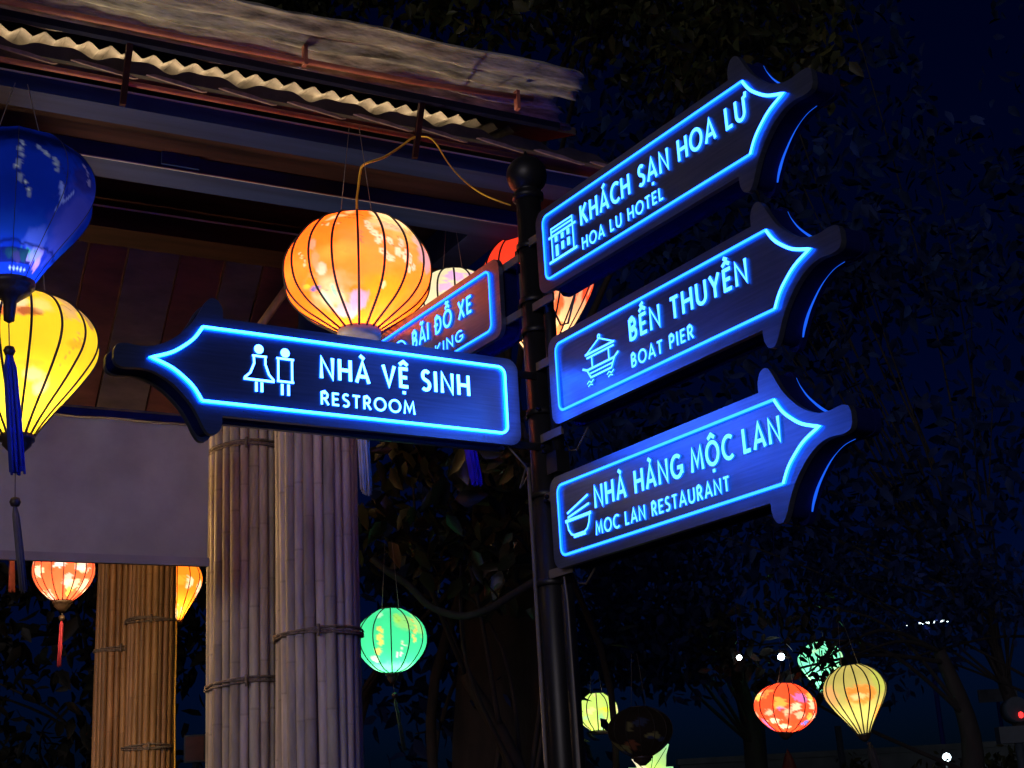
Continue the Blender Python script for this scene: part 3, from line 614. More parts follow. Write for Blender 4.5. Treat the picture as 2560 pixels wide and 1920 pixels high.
HB = {}
def lantern(label, top, H, prof, nribs, paint, glow, watt, bulb_t=.72, wcol=(1, .72, .42), cap='wood', tassel=None, tcol=(.1, .1, .1), hang=.3, tilt=(0, 0), seg=5, rows=60, trans=.8, group='silk lanterns hung around the pavilion', ribr=.0042, capr=.10, strip_wire=True, phase=0., face=None, name='silk_lantern', lit=True, bead=True, capH=.06):
    """top: the middle of the top rim; prof: (t, radius) down the shade"""
    o = empty(name, top); tag(o, label, 'lantern', group); o.rotation_euler = (tilt[0], tilt[1], 0)
    fz = math.atan2(-(top.y), -(top.x)) if face is None else face     # angle of the side that faces the viewer
    ts = np.linspace(0, 1, rows + 1)
    # smooth profile
    P = [(max(r, .0), t) for t, r in prof]
    dense = smooth_pts(P, 12); tt = np.array([d[1] for d in dense]); rr = np.array([d[0] for d in dense]); od = np.argsort(tt); rad = np.interp(ts, tt[od], rr[od])
    nth = nribs * seg
    th = np.arange(nth) / nth * 2 * np.pi; fr = (np.arange(nth) % seg) / seg
    ch = np.cos(np.pi / nribs) / np.cos((fr - .5) * 2 * np.pi / nribs); ch = np.where(fr == 0, 1, 1 - (1 - ch) * 1.3)
    Rg = rad[:, None] * ch[None, :]
    Zg = np.repeat(-ts[:, None] * H, nth, 1)
    TH = th[None, :] + fz + phase
    X = Rg * np.cos(TH); Y = Rg * np.sin(TH)
    vs = np.stack([X, Y, Zg], -1).reshape(-1, 3)
    phd = np.degrees((th + phase + np.pi) % (2 * np.pi) - np.pi)         # right of the picture = positive
    pa = Paint(np.tile(phd, rows + 1), np.repeat(ts, nth), 2 * max(r for t, r in prof) * math.pi / 360 / H)
    paint(pa)
    mb = MB(); mb.v = [tuple(v) for v in vs]; mb.c = [tuple(c) for c in np.clip(pa.c, 0, 4)]
    mb.f = [(j * nth + i, (j + 1) * nth + i, (j + 1) * nth + (i + 1) % nth, j * nth + (i + 1) % nth) for j in range(rows) for i in range(nth)]; mb.sm = [True] * len(mb.f)
    key = (glow, trans)
    if key not in HB: HB[key] = fabric('painted_silk', glow, trans)
    mb.build('shade', HB[key], o, color=True)
    mb = MB(); mb.tube([(rad[j] + .001, 0, -ts[j] * H) for j in range(0, rows + 1, 2)], ribr, 5); r1 = mb.build('rib', M['rib'], o); r1.rotation_euler = (0, 0, fz + phase)
    for k_ in range(1, nribs):
        r2 = r1.copy(); COL.objects.link(r2); r2.parent = o; r2.rotation_euler = (0, 0, fz + phase + 2 * math.pi * k_ / nribs)
    rt, rb = rad[0], rad[-1]
    mb = MB(); mb.lathe([(rt + .004, .004), (rt + .004, -.012), (rt - .012, -.012), (rt - .012, .004), (rt + .004, .004)], 24); mb.build('top_ring', M['rib'], o)
    zb = -H
    if cap == 'wood':
        mb = MB(); mb.lathe([(rb * .5, .01), (rb + .006, .006), (rb + .006, -.014), (rb * .92, -.018), (rb * .92, -.03), (rb * .55, -.05), (rb * .30, -.066), (rb * .24, -capH - .03), (0.0, -capH - .04)], 20, (0, 0, zb)); zb2 = zb - capH - .04
        mb.build('bottom_cap', M['cap'], o)
    else:
        mb = MB(); mb.lathe([(rb * .6, .008), (rb + .004, .004), (rb + .004, -.03), (rb * .8, -.034), (.0, -.036)], 20, (0, 0, zb)); zb2 = zb - .036
        mb.build('bottom_cap', M['cap_cream'], o)
    # hanging wires
    if hang:
        mb = MB()
        for sg in (-1, 1):
            d = Vector((math.cos(fz + math.pi / 2), math.sin(fz + math.pi / 2), 0)) * sg
            mb.tube([d * rt, d * rt * .75 + UP * hang * .25, d * rt * .7 + UP * hang * .28], .0022, 5) if cap == 'bail' else mb.tube([d * rt * .8, d * .02 + UP * hang], .0016, 5)
        mb.build('hanging_wire', M['wire'], o)
    if tassel:                                   # list of offsets from the cap: (sideways, down) for bead, tassel top, tassel end
        rx = Vector((-math.sin(fz), math.cos(fz), 0))      # to the viewer's right
        b_, e_, tw = tassel
        p0 = UP * zb2; p1 = p0 + rx * b_[0] - UP * b_[1]; p2 = p0 + rx * e_[0] - UP * e_[1]
        t_o = MB().tube([p0 + UP * .005, p1], .0022, 5).build('tassel_cord', M['wire'], o)
        tm = plain('tassel_silk', tcol, .8)
        if bead: MB().lathe([(0, .019), (.014, .014), (.02, 0), (.014, -.014), (0, -.019)], 14, p1).build('bead', M['cap'], t_o)
        q = random.Random(int(abs(top.x * 1000))); mb = MB(); d = p2 - p1
        a_ = p1 - UP * .012
        for k_ in range(26):
            g_ = q.uniform(0, 6.28); r_ = tw * math.sqrt(q.random())
            off = rx * math.cos(g_) * r_ + Vector((math.cos(fz), math.sin(fz), 0)) * math.sin(g_) * r_
            L_ = q.uniform(.92, 1.0)
            mb.tube([a_ + off * .3, a_ + d * .12 + off * .75, a_ + d * .5 * L_ + off * .9 + rx * .12 * b_[0], a_ + d * L_ + off * 1.05], [tw * .22, tw * .3, tw * .28, tw * .2], 5)
        mb.build('tassel', tm, t_o)
    if lit and watt:
        l = bpy.data.lights.new('bulb', 'POINT'); l.energy = watt; l.shadow_soft_size = .035; l.color = wcol
        lo = bpy.data.objects.new('bulb', l); COL.objects.link(lo); lo.parent = o; lo.location = (0, 0, -H * bulb_t)
    return o
ROUND = lambda R_, rt=.28, rb=.30: [(0, R_ * rt), (.06, R_ * .52), (.16, R_ * .76), (.3, R_ * .94), (.46, R_), (.6, R_ * .97), (.74, R_ * .84), (.86, R_ * .65), (.95, R_ * .44), (1, R_ * rb)]
TEAR = lambda R_, rt=.40, rb=.20: [(0, R_ * min(rt, .34)), (.05, R_ * .56), (.12, R_ * .77), (.22, R_ * .93), (.33, R_), (.44, R_ * .965), (.56, R_ * .83), (.69, R_ * .645), (.82, R_ * .44), (.93, R_ * .285), (1, R_ * rb)]

def paint_orange(p):
    p.fill((1.0, .28, .022)); p.blob(34, .50, 62, .48, (1.0, .46, .13), .75, .9)
    p.band(.0, .30, (1.0, .27, .02), .6, .1); p.band(.42, .75, (1.0, .40, .05), .6, .15)
    p.blob(52, .20, 44, .24, (.62, .52, .14), .95, .35); p.blob(40, .14, 30, .13, (.80, .66, .40), .9); p.blob(25, .23, 20, .10, (.80, .60, .26), .7)
    p.blob(30, .27, 18, .05, (.62, .50, .42), .5); p.blob(68, .42, 16, .16, (.55, .42, .55), .9); p.blob(62, .33, 12, .08, (.70, .52, .50), .8)
    p.blob(-14, .52, 26, .10, (1, .52, .09), .6, .6); p.blob(30, .78, 34, .13, (1.0, .44, .02), .9, .5); p.blob(48, .66, 24, .10, (1, .36, .03), .7, .5)
    p.blob(-28, .74, 30, .11, (.80, .72, .48), .6, .9); p.blob(-30, .84, 32, .08, (.58, .72, .52), .7, .7); p.blob(-18, .92, 22, .05, (.55, .42, .62), .8); p.blob(0, .86, 13, .07, (.48, .36, .72), .85, .25)
    p.blob(-43, .72, 9, .045, (1, .36, .02), 1, .2); p.blob(-42, .76, 8, .02, (.25, .16, .55), .9, .2); p.blob(-50, .73, 5, .02, (.9, .55, .05), .9)
    p.blob(-30, .64, 6, .06, (.62, .70, .62), .7); p.blob(-34, .56, 4, .10, (.75, .42, .22), .8); p.blob(-36, .42, 3, .06, (.55, .48, .36), .7)
    p.blob(-8, .10, 7, .04, (1, .58, .28), .8); p.blob(-20, .15, 13, .022, (1, .62, .34), .8); p.blob(-25, .17, 8, .02, (1, .66, .40), .7)
    p.line([(-14, .13), (-6, .16), (2, .15), (8, .17)], .004, (.12, .03, .01)); p.line([(-12, .18), (-2, .20)], .003, (.3, .08, .02))
    p.line([(2, .34), (4, .36), (1, .39), (4, .41), (2, .44), (4, .46)], .008, (.9, .12, .16), .7)
    p.sprig([(6, .20), (10, .30), (16, .40), (20, .52), (26, .60)], .034, (.97, .60, .42), 2, (.25, .1, .03), 3)
    p.sprig([(14, .38), (26, .44), (36, .52), (44, .62)], .038, (.97, .62, .46), 4, (.25, .1, .03), 3); p.sprig([(34, .36), (42, .50), (50, .60)], .032, (.95, .58, .46), 6, (.3, .12, .05), 3)
    for k_ in range(7): p.line([(56 + k_ * 4, .22 + .012 * k_), (57 + k_ * 4, .36 + .012 * k_)], .004, (.32, .22, .20), .7)
    for k_ in range(4): p.line([(14 + k_ * 5, .20 + .02 * k_), (58 + k_ * 6, .26 + .03 * k_)], .0028, (.35, .25, .15), .6)
    p.sprig([(-34, .20), (-22, .26), (-12, .24)], .018, (.97, .60, .40), 8, (.3, .1, .03), 2); p.sprig([(-52, .44), (-44, .52), (-46, .60)], .020, (.95, .58, .36), 9, (.3, .12, .04), 2)
    p.c *= (1 + .10 * p.nz2 + .12 * p.nz)[:, None]
    p.line([(-40, .78), (-24, .80), (-10, .83)], .003, (.3, .35, .3), .7); p.blob(-24, .80, 3, .05, (.35, .62, .48), .8); p.blob(-36, .83, 3, .06, (.42, .66, .52), .7); p.blob(24, .77, 2.5, .03, (.8, .75, .5), .7)
_po = paint_orange
def paint_orange(p):
    _po(p); q_ = np.clip((p.c[:, 1] - .45) / .25, 0, 1); p.c = np.stack([p.c[:, 0] ** 2, p.c[:, 1] * (.52 + .30 * q_), p.c[:, 2] * (.6 + .25 * q_)], 1)
lo_ = at(891, 551, 5.30)
lantern('big round orange lantern above the restroom sign, with painted blossoms and a cream tassel', lo_, .474, [(t_, r_ * .973) for t_, r_ in [(0, .085), (.03, .135), (.09, .195), (.18, .240), (.30, .280), (.42, .300), (.55, .3005), (.68, .282), (.80, .235), (.90, .165), (.96, .118), (1, .085)]], 18, paint_orange, 1.0, 7, .78, (1, .82, .5), cap='cream', tassel=((-.005, .10), (.012, .62), .022), tcol=(.5, .39, .24), hang=.42, seg=12, rows=110, ribr=.0052, phase=R(1))

def paint_blue(p):
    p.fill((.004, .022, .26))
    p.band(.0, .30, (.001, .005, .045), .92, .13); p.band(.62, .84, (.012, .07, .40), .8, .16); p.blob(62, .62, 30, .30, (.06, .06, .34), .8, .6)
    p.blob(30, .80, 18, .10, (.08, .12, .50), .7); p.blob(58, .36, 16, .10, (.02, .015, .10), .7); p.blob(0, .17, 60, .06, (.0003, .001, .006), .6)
    p.line([(40, .50), (36, .42), (40, .36)], .008, (.01, .012, .12), .6); p.line([(36, .42), (31, .34)], .006, (.01, .012, .12), .6)
    p.sprig([(4, .22), (2, .32), (0, .42), (4, .50), (12, .58)], .022, (.22, .24, .32), 3, (.002, .003, .03), 3, (.9, .85, .5)); p.sprig([(14, .23), (20, .28), (28, .33), (30, .38)], .020, (.22, .24, .32), 5, (.002, .003, .03), 3, (.5, .5, .3))
    p.sprig([(62, .24), (66, .32), (62, .38)], .022, (.18, .15, .28), 7, (.004, .006, .06), 3)
    p.line([(33, .46), (37, .53), (40, .56), (44, .52), (48, .47)], .010, (.30, .34, .60), .8); p.line([(38, .55), (36, .62)], .008, (.24, .30, .62), .7); p.line([(33, .48), (37, .56)], .012, (.22, .28, .62), .8)
    for k_ in range(9): p.blob(-6 + k_ * 7 + (k_ % 2) * 3, .865 + .012 * (k_ % 3), 9, .035, ((.02, .22, .08), (.05, .30, .14), (.26, .16, .40))[k_ % 3], .9, .25, .6)
    p.blob(44, .86, 14, .05, (.34, .24, .62), .7, .3, .8); p.blob(50, .91, 12, .04, (.50, .20, .34), .6, .3, .8)
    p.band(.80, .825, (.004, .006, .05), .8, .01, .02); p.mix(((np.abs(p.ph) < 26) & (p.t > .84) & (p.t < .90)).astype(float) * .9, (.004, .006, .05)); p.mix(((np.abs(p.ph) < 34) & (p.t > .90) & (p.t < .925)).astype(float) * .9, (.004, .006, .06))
    for k_ in range(5): p.blob(-4 + k_ * 8, .955, 3, .012, (.35, .4, .8), .8)
lb = at(46, 352, 4.40)
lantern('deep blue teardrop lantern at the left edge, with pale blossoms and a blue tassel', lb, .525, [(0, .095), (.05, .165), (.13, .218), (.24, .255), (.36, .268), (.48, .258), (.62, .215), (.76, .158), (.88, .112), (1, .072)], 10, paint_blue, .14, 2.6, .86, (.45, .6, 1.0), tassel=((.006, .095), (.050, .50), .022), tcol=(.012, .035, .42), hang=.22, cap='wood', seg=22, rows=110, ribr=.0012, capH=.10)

def paint_yellow(p):
    p.fill((.92, .66, .035))
    p.band(.0, .14, (.85, .45, .16), .7, .08, .2); p.band(.55, 1.0, (1, .74, .06), .7, .3)
    p.blob(50, .13, 20, .10, (.55, .34, .22), .9, .3, .7); p.blob(40, .22, 10, .06, (.62, .42, .26), .7, .3, .8); p.blob(66, .20, 10, .08, (.30, .17, .12), .8, .3, .6)
    p.blob(-12, .25, 20, .07, (.75, .30, .16), .9, .2, .6); p.blob(-8, .20, 16, .05, (.90, .80, .62), .9, .3); p.blob(4, .27, 12, .035, (.40, .10, .05), .9, .25, .6); p.blob(-16, .28, 10, .04, (.6, .15, .06), .9, .25)
    p.blob(14, .20, 12, .08, (.95, .78, .40), .6, .5)
    for (a, b, r) in ((32, .27, .032), (42, .42, .022), (44, .36, .018)):
        p.flower(a, b, r, (.62, .42, .14), (.8, .55, .1)); p.flower(a, b, r * .6, (.9, .6, .08), (.5, .3, .1))
    p.line([(44, .38), (48, .42), (44, .46), (40, .52), (38, .58)], .004, (.45, .3, .1), .8); p.line([(50, .33), (52, .38), (47, .40)], .004, (.45, .3, .1), .8)
    p.blob(46, .44, 12, .035, (1, .42, .03), .7, .5); p.blob(8, .60, 20, .03, (1, .50, .05), .7, .5); p.blob(26, .72, 12, .06, (.95, .75, .42), .7, .5); p.blob(14, .66, 16, .05, (1, .82, .55), .5, .5)
    p.line([(30, .18), (36, .16), (42, .19)], .005, (.3, .15, .08), .7); p.line([(36, .08), (44, .10)], .004, (.3, .15, .08), .7); p.line([(22, .64), (28, .66), (34, .62)], .003, (.5, .3, .1), .7)
ly = at(60, 745, 4.75)
lantern('bright yellow teardrop lantern hanging just behind the blue one, with a dull grey tassel', ly, .515, TEAR(.266, .46, .20), 16, paint_yellow, .30, 3.6, .66, (1, .86, .55), tassel=((.004, .10), (.046, .40), .015), tcol=(.10, .085, .075), hang=.5, seg=12, rows=110, ribr=.0046, phase=R(6), capH=.09)

def paint_red(seed, base, alt):
    def f(p):
        q = random.Random(seed); p.fill(base)
        for k_ in range(46): p.blob(q.uniform(-180, 180), q.uniform(.05, .95), q.uniform(6, 20), q.uniform(.04, .12), q.choice(alt), q.uniform(.6, 1), .14, .8)
    return f
CREAM, SKY_, GOLD_, REDC, LIL = (.85, .72, .55), (.50, .66, .80), (.80, .55, .10), (1.0, .10, .035), (.72, .50, .55)
def lan_px(label, px, py0, py1, rpx, Y, shape, *a, **k):
    """a lantern whose top and bottom rows and half width are known at distance Y"""
    top = at(px, py0, Y); bot = at(px, py1, Y); s_ = ppm(at(px, (py0 + py1) / 2, Y))
    return lantern(label, top, top.z - bot.z, shape(rpx / s_), *a, **k)
lan_px('round red and cream lantern below the canvas blind, with a red tassel', 162, 1352, 1503, 75, 8.5, ROUND, 16, paint_red(4, (1, .12, .05), [CREAM, SKY_, GOLD_, LIL, CREAM, REDC]), .72, 3, .7, tassel=((.0, .06), (-.005, .34), .012), tcol=(.30, .02, .05), hang=.5, seg=6, rows=60, capH=.0, ribr=.004, capr=.05)
lan_px('orange teardrop lantern half hidden between the rear and front bamboo columns', 444, 1395, 1552, 62, 11.5, TEAR, 12, paint_red(9, (1, .26, .02), [CREAM, GOLD_, (1, .4, .04), LIL]), .8, 4, .75, (1, .7, .3), hang=.4, seg=6, rows=40, cap='cream', ribr=.004)
lan_px('round red lantern hidden behind the blind, only its dull red tassel showing', 38, 1230, 1345, 60, 9.0, ROUND, 12, paint_red(11, (1, .12, .05), [CREAM, GOLD_]), .6, 0, hang=.4, seg=4, rows=24, tassel=((.0, .05), (.01, .30), .018), tcol=(.20, .04, .03), capH=.0)
def paint_green(p):
    p.fill((.06, .60, .31)); p.band(0, .12, (.14, .66, .44), .7, .1); p.band(.85, 1, (.40, .85, .6), .6, .1)
    p.blob(28, .27, 24, .16, (.36, .60, .20), .9, .4); p.blob(12, .2, 10, .10, (.45, .62, .12), .8); p.line([(4, .14), (14, .22), (18, .34)], .006, (.25, .4, .05), .7); p.line([(24, .22), (34, .34), (38, .42)], .008, (.12, .35, .12), .8); p.blob(60, .3, 16, .2, (.5, .75, .25), .7)
    p.sprig([(-18, .32), (-16, .48), (-22, .62), (-30, .78)], .055, (.85, .55, .14), 3, (.2, .4, .2), 2, (.9, .5, .3)); p.sprig([(44, .18), (46, .34), (42, .48), (40, .60)], .045, (.80, .50, .16), 5, (.2, .4, .2), 2)
    p.sprig([(18, .60), (26, .66), (8, .74), (20, .80)], .035, (.75, .75, .65), 7, (.2, .45, .3), 2); p.blob(-40, .80, 12, .06, (.80, .80, .60), .8); p.blob(-26, .14, 8, .05, (.6, .75, .6), .8)
lan_px('round mint green lantern with blossom sprays beside the bamboo column', 976, 1523, 1683, 89, 8.5, lambda r: ROUND(r, .30, .16), 12, paint_green, .50, 2.6, .75, (.8, 1, .7), tassel=((.01, .11), (.058, .42), .011), tcol=(.03, .06, .045), hang=.42, seg=8, rows=60, capH=-.02, ribr=.0038)
lan_px('pale lilac and mint lantern peeping out behind the parking sign, with a long blue tassel', 1132, 681, 850, 112, 6.9, ROUND, 16, paint_red(21, (.62, .60, .42), [(.40, .70, .45), (.55, .35, .70), (.85, .55, .55), (.45, .75, .65)]), .72, 2.5, .75, tassel=((.0, .12), (.075, .66), .028), tcol=(.06, .03, .75), hang=.3, seg=6, rows=50, ribr=.005, phase=R(2))
def paint_redtear(p):
    p.fill((1.0, .07, .03)); p.band(.40, .60, (.95, .14, .05), .8, .1, .2); p.band(.52, 1, (.85, .62, .36), .95, .05, .3)
    p.blob(28, .66, 9, .08, (1, .16, .05), .95, .2); p.blob(44, .80, 10, .05, (1, .2, .06), .9, .2); p.blob(-30, .82, 40, .2, (1, .40, .12), .9, .4); p.blob(10, .85, 10, .06, (1, .25, .06), .8)
lan_px('large red and cream teardrop lantern half hidden behind the post top', 1338, 588, 905, 142, 7.0, TEAR, 16, paint_redtear, .50, 2.6, .75, hang=.3, seg=7, rows=60, cap='cream', ribr=.0048, phase=R(4))
lan_px('small lime green round lantern just right of the foot of the post', 1490, 1733, 1828, 52, 15, lambda r: ROUND(r, .36, .42), 12, paint_red(31, (.42, .66, .18), [(.22, .60, .36), (.55, .72, .06), (.75, .55, .40), (.3, .65, .48)]), .66, 2.5, .6, hang=.4, seg=5, rows=30, cap='cream', ribr=.006)
lan_px('dark unlit round lantern near the foot of the post', 1596, 1768, 1892, 82, 11, ROUND, 14, paint_red(33, (.05, .035, .03), [(.40, .14, .08), (.40, .36, .16), (.08, .10, .22), (.04, .03, .03)]), .02, 0, hang=.4, seg=5, rows=36, ribr=.003, lit=False, capH=.0)
lan_px('round red lantern with blue and cream patches at lower right', 1963, 1709, 1832, 78, 14, lambda r: ROUND(r, .3, .22), 12, paint_red(41, (1, .085, .03), [CREAM, (.10, .18, .75), GOLD_, (1, .09, .04), (1, .3, .08), CREAM]), .74, 5, .6, hang=.3, seg=8, rows=50, ribr=.006, tilt=(0, R(6)), capH=-.01, phase=R(8))
def paint_lime(p):
    p.fill((.50, .43, .15)); p.band(.0, .3, (.38, .36, .12), .8, .2); p.band(.55, 1, (.60, .58, .20), .8, .3)
    p.blob(10, .46, 34, .15, (.95, .26, .05), .9, .3, .6); p.blob(6, .48, 18, .05, (.9, .65, .35), .9, .3, .6); p.blob(-60, .4, 30, .2, (.75, .36, .18), .8, .4); p.blob(70, .70, 22, .12, (.95, .3, .08), .9, .3); p.blob(60, .3, 26, .2, (.45, .55, .12), .7)
lan_px('olive yellow teardrop lantern at lower right, beside the round red one', 2124, 1664, 1838, 78, 13, TEAR, 16, paint_lime, .50, 3.5, .55, (1, .9, .5), tassel=((.03, .05), (.06, .5), .04), tcol=(.012, .012, .02), hang=.4, seg=6, rows=50, ribr=.0065, tilt=(0, R(-5)), capH=.0, phase=R(5))
lan_px('mint green teardrop lantern seen through black leaves at lower right', 2046, 1606, 1730, 56, 17, TEAR, 12, paint_red(51, (.20, .66, .42), [(.25, .7, .4), (.45, .75, .4), (.2, .6, .5)]), .72, 4, .6, (.8, 1, .8), hang=.3, seg=6, rows=40, cap='cream', ribr=.006)

# lotus shaped lantern, its petals just reaching into the frame
lt = at(1624, 1938, 12)
lot = empty('lotus_lantern', lt); tag(lot, 'yellow green lotus lantern with pointed petals at the bottom edge', 'lantern', 'silk lanterns hung around the pavilion')
HB['lotus'] = fabric('lotus_silk', .9, .6)
vR = Vector((1, -.05, 0))
for (ax, L_, wd, c, c2) in ((36, .29, .085, (.66, .82, .14), (.40, .80, .42)), (14, .17, .07, (.6, .8, .16), (.5, .8, .4)), (-44, .19, .042, (.8, .7, .45), (.85, .75, .55)), (-70, .18, .05, (.7, .78, .3), (.6, .8, .4)), (75, .2, .06, (.6, .8, .2), (.4, .75, .4))):
    d = vR * math.sin(R(ax)) + UP * math.cos(R(ax)); sd_ = vR * math.cos(R(ax)) - UP * math.sin(R(ax)); mb = MB(); n = 14; vs = []; cs = []
    for i in range(n + 1):
        f = i / n; ww = wd * (.5 + .5 * math.sin(math.pi * min(1, f * 1.2 + .12))) * (1 - f ** 2.2) + .006
        for k_ in (-1, -.5, 0, .5, 1): vs.append(d * L_ * f + sd_ * ww * k_ + Vector((0, -1, 0)) * (.03 * (1 - k_ * k_) + .02 * math.sin(f * 3))); cs.append(tuple(a * (1 - f) + b * f for a, b in zip(c, c2)))
    mb.add(vs, [(i * 5 + k_, i * 5 + k_ + 1, i * 5 + k_ + 6, i * 5 + k_ + 5) for i in range(n) for k_ in range(4)], True); mb.c = cs
    mb.build('petal', HB['lotus'], lot, color=True)
    mb = MB(); mb.tube([d * L_ * i / 8 + Vector((0, -1, 0)) * (.036 + .02 * math.sin(i / 8 * 3)) for i in range(8)], .003, 5); mb.build('rib', M['rib'], lot)
mb = MB(); mb.lathe([(.02, .06), (.09, .03), (.11, -.03), (.07, -.10), (.02, -.13)], 16); mb.c = [(.5, .7, .2)] * len(mb.v); mb.build('heart', HB['lotus'], lot, color=True)
MB().tube([(0, 0, -.12), (0, 0, -lt.z)], .012, 8).build('stake', M['wire'], lot)

# ------------------------------------------------------------------ yellow lamp cable from the orange lantern over the eave pipe to the post
def cable(name, label, pts, r, mt, cat, n=6):
    pts = smooth3(pts, n); b = Vector(pts[0]); o = MB().tube([Vector(p) - b for p in pts], r, 7).build(name, M[mt]); o.location = b
    tag(o, label, cat); return o
def smooth3(p, n=6):
    out = []; p = [Vector(q) for q in p]
    for i in range(len(p) - 1):
        p0, p1, p2, p3 = p[max(i - 1, 0)], p[i], p[i + 1], p[min(i + 2, len(p) - 1)]
        for j in range(n):
            t = j / n; out.append(.5 * (2 * p1 + (p2 - p0) * t + (2 * p0 - 5 * p1 + 4 * p2 - p3) * t * t + (3 * p1 - p0 - 3 * p2 + p3) * t ** 3))
    return out + [p[-1]]
cable('power_cable', 'yellow cable looped from the orange lantern over the eave pipe', [at(893, 546, 5.30), at(892, 500, 5.30), at(896, 470, 5.31), at(901, 430, 5.32), at(907, 414, 5.32), at(925, 405, 5.33), at(960, 393, 5.46), at(1000, 368, 5.62), at(1030, 346, 5.67), at(1048, 341, 5.685)], .0052, 'cable_yellow', 'cable')
cable('power_cable', 'thin yellow cable sagging from the eave pipe to the post top', [at(1048, 341, 5.69), at(1072, 344, 5.66), at(1092, 362, 5.6), at(1122, 410, 5.4), at(1160, 452, 5.1), at(1210, 487, 4.86), at(1276, 513, 4.62)], .0030, 'cable_yellow', 'cable')
cable('power_cable', 'yellow cable running down the edge of the rear bamboo column', [at(441, 1553, 10.25), at(440, 1640, 10.25), at(437, 1760, 10.25), at(437, 1930, 10.25), at(437, 2200, 10.25)], .007, 'cable_yellow', 'cable')

# ------------------------------------------------------------------ trees
def leaf_cloud(mb, centres, nleaf, size, q, droop=.5):
    for (c, rad) in centres:
        for _ in range(nleaf):
            d = Vector((q.gauss(0, 1), q.gauss(0, 1), q.gauss(0, .8))); d = d.normalized() * rad * (q.random() ** .45)
            p = Vector(c) + d; L_ = size * q.uniform(.6, 1.25); w_ = L_ * q.uniform(.19, .27)
            ax = Vector((q.uniform(-1, 1), q.uniform(-1, 1), q.uniform(-1.3, .5) - droop * .4)).normalized(); sd_ = ax.cross(Vector((q.uniform(-1, 1), q.uniform(-1, 1), q.uniform(-1, 1)))).normalized(); nn = ax.cross(sd_)
            cc = q.uniform(.5, 1.5); col = (cc * q.uniform(.85, 1.25), cc, cc * q.uniform(.7, 1.0))
            mb.add([p, p + ax * L_ * .3 + sd_ * w_ + nn * w_ * .25, p + ax * L_ * .68 + sd_ * w_ * .72 + nn * w_ * .2, p + ax * L_ - nn * L_ * .06, p + ax * L_ * .68 - sd_ * w_ * .72 + nn * w_ * .2, p + ax * L_ * .3 - sd_ * w_ + nn * w_ * .25, p + ax * L_ * .45],
                   [(0, 1, 6), (1, 2, 6), (2, 3, 6), (3, 4, 6), (4, 5, 6), (5, 0, 6)], True, col)
def tree(label, base, trunk_r, h, limbs, centres, nleaf, size, seed, group='dark trees behind the pavilion', roots=0, name='leafy_tree', lm='leaf'):
    q = random.Random(seed); o = empty(name, base); tag(o, label, 'tree', group); b = Vector(base)
    mb = MB()
    pts = [Vector((0, 0, 0)), Vector((q.uniform(-.1, .1), q.uniform(-.1, .1), h * .35)), Vector((q.uniform(-.2, .2), q.uniform(-.2, .2), h * .7)), Vector((q.uniform(-.3, .3), 0, h))]
    pts = smooth3(pts, 5); mb.tube(pts, [trunk_r * (1.25 - .8 * i / (len(pts) - 1)) for i in range(len(pts))], 10); mb.build('trunk', M['bark' if lm in ('leaf', 'near_leaf') else 'far_bark'], o)
    for k_ in range(roots):
        a = q.uniform(0, 6.28); r_ = trunk_r * q.uniform(.9, 3.2); mb = MB(); z1 = h * q.uniform(.5, .95)
        p_ = [Vector((math.cos(a) * r_, math.sin(a) * r_, 0)) + UP * z1 * f + Vector((q.uniform(-.06, .06), q.uniform(-.06, .06), 0)) for f in (0, .3, .6, 1)]
        p_[-1] = pts[int(len(pts) * z1 / h) - 1]
        mb.tube(smooth3(p_, 4), q.uniform(.018, .05), 6); mb.build('aerial_root', M['bark'], o)
    for (tip, r_) in limbs:
        t_ = Vector(tip) - b; s_ = pts[q.randint(len(pts) // 2, len(pts) - 1)]; mid = s_ * .5 + t_ * .5 + Vector((q.uniform(-.3, .3), q.uniform(-.3, .3), q.uniform(.0, .4)))
        mb = MB(); pl = smooth3([s_, mid, t_], 6); mb.tube(pl, [r_ * (1 - .75 * i / (len(pl) - 1)) for i in range(len(pl))], 7); mb.build('branch', M['bark' if lm == 'near_leaf' else 'far_bark'], o)
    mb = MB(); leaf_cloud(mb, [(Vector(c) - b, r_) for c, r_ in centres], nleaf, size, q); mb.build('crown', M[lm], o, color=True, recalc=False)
    return o
def cents(x0, x1, y0, y1, Y0, Y1, n, r0, r1, seed):
    q = random.Random(seed); return [(at(q.uniform(x0, x1), q.uniform(y0, y1), q.uniform(Y0, Y1)), q.uniform(r0, r1)) for _ in range(n)]
# big banyan that leans over the pavilion roof
c1 = cents(500, 1700, -260, 110, 7.4, 9.4, 46, .3, .55, 1) + cents(1450, 2050, -150, 180, 7.4, 9.2, 24, .25, .45, 2)
tree('large banyan whose leaves spread above the pavilion roof', (-.30, 13.0, 0), .42, 6.5, [(c, .04) for c, r_ in c1[::6]], c1, 95, .115, 11, roots=10, name='banyan_tree')
# hanging growth beside the columns
c2 = cents(900, 1330, 1080, 1420, 8.8, 10.2, 22, .22, .4, 3)
tree('leafy shrub tree with hanging twigs between the bamboo column and the post', (-.15, 10.2, 0), .10, 2.6, [(c, .02) for c, r_ in c2[::3]], c2, 24, .19, 12, roots=6, lm='near_leaf')
sb = [at(930, 1395, 9.0), at(965, 1425, 9.0), at(1020, 1462, 9.0), at(1075, 1515, 9.0), at(1150, 1540, 9.0), at(1215, 1525, 9.0), at(1275, 1490, 9.05), at(1340, 1450, 9.1)]
b_ = sb[0]; o_ = MB().tube([p - b_ for p in smooth3(sb, 6)], .024, 8).build('sagging_vine', M['bark']); o_.location = b_; tag(o_, 'thick bare vine sagging between the green lantern and the post', 'vine')
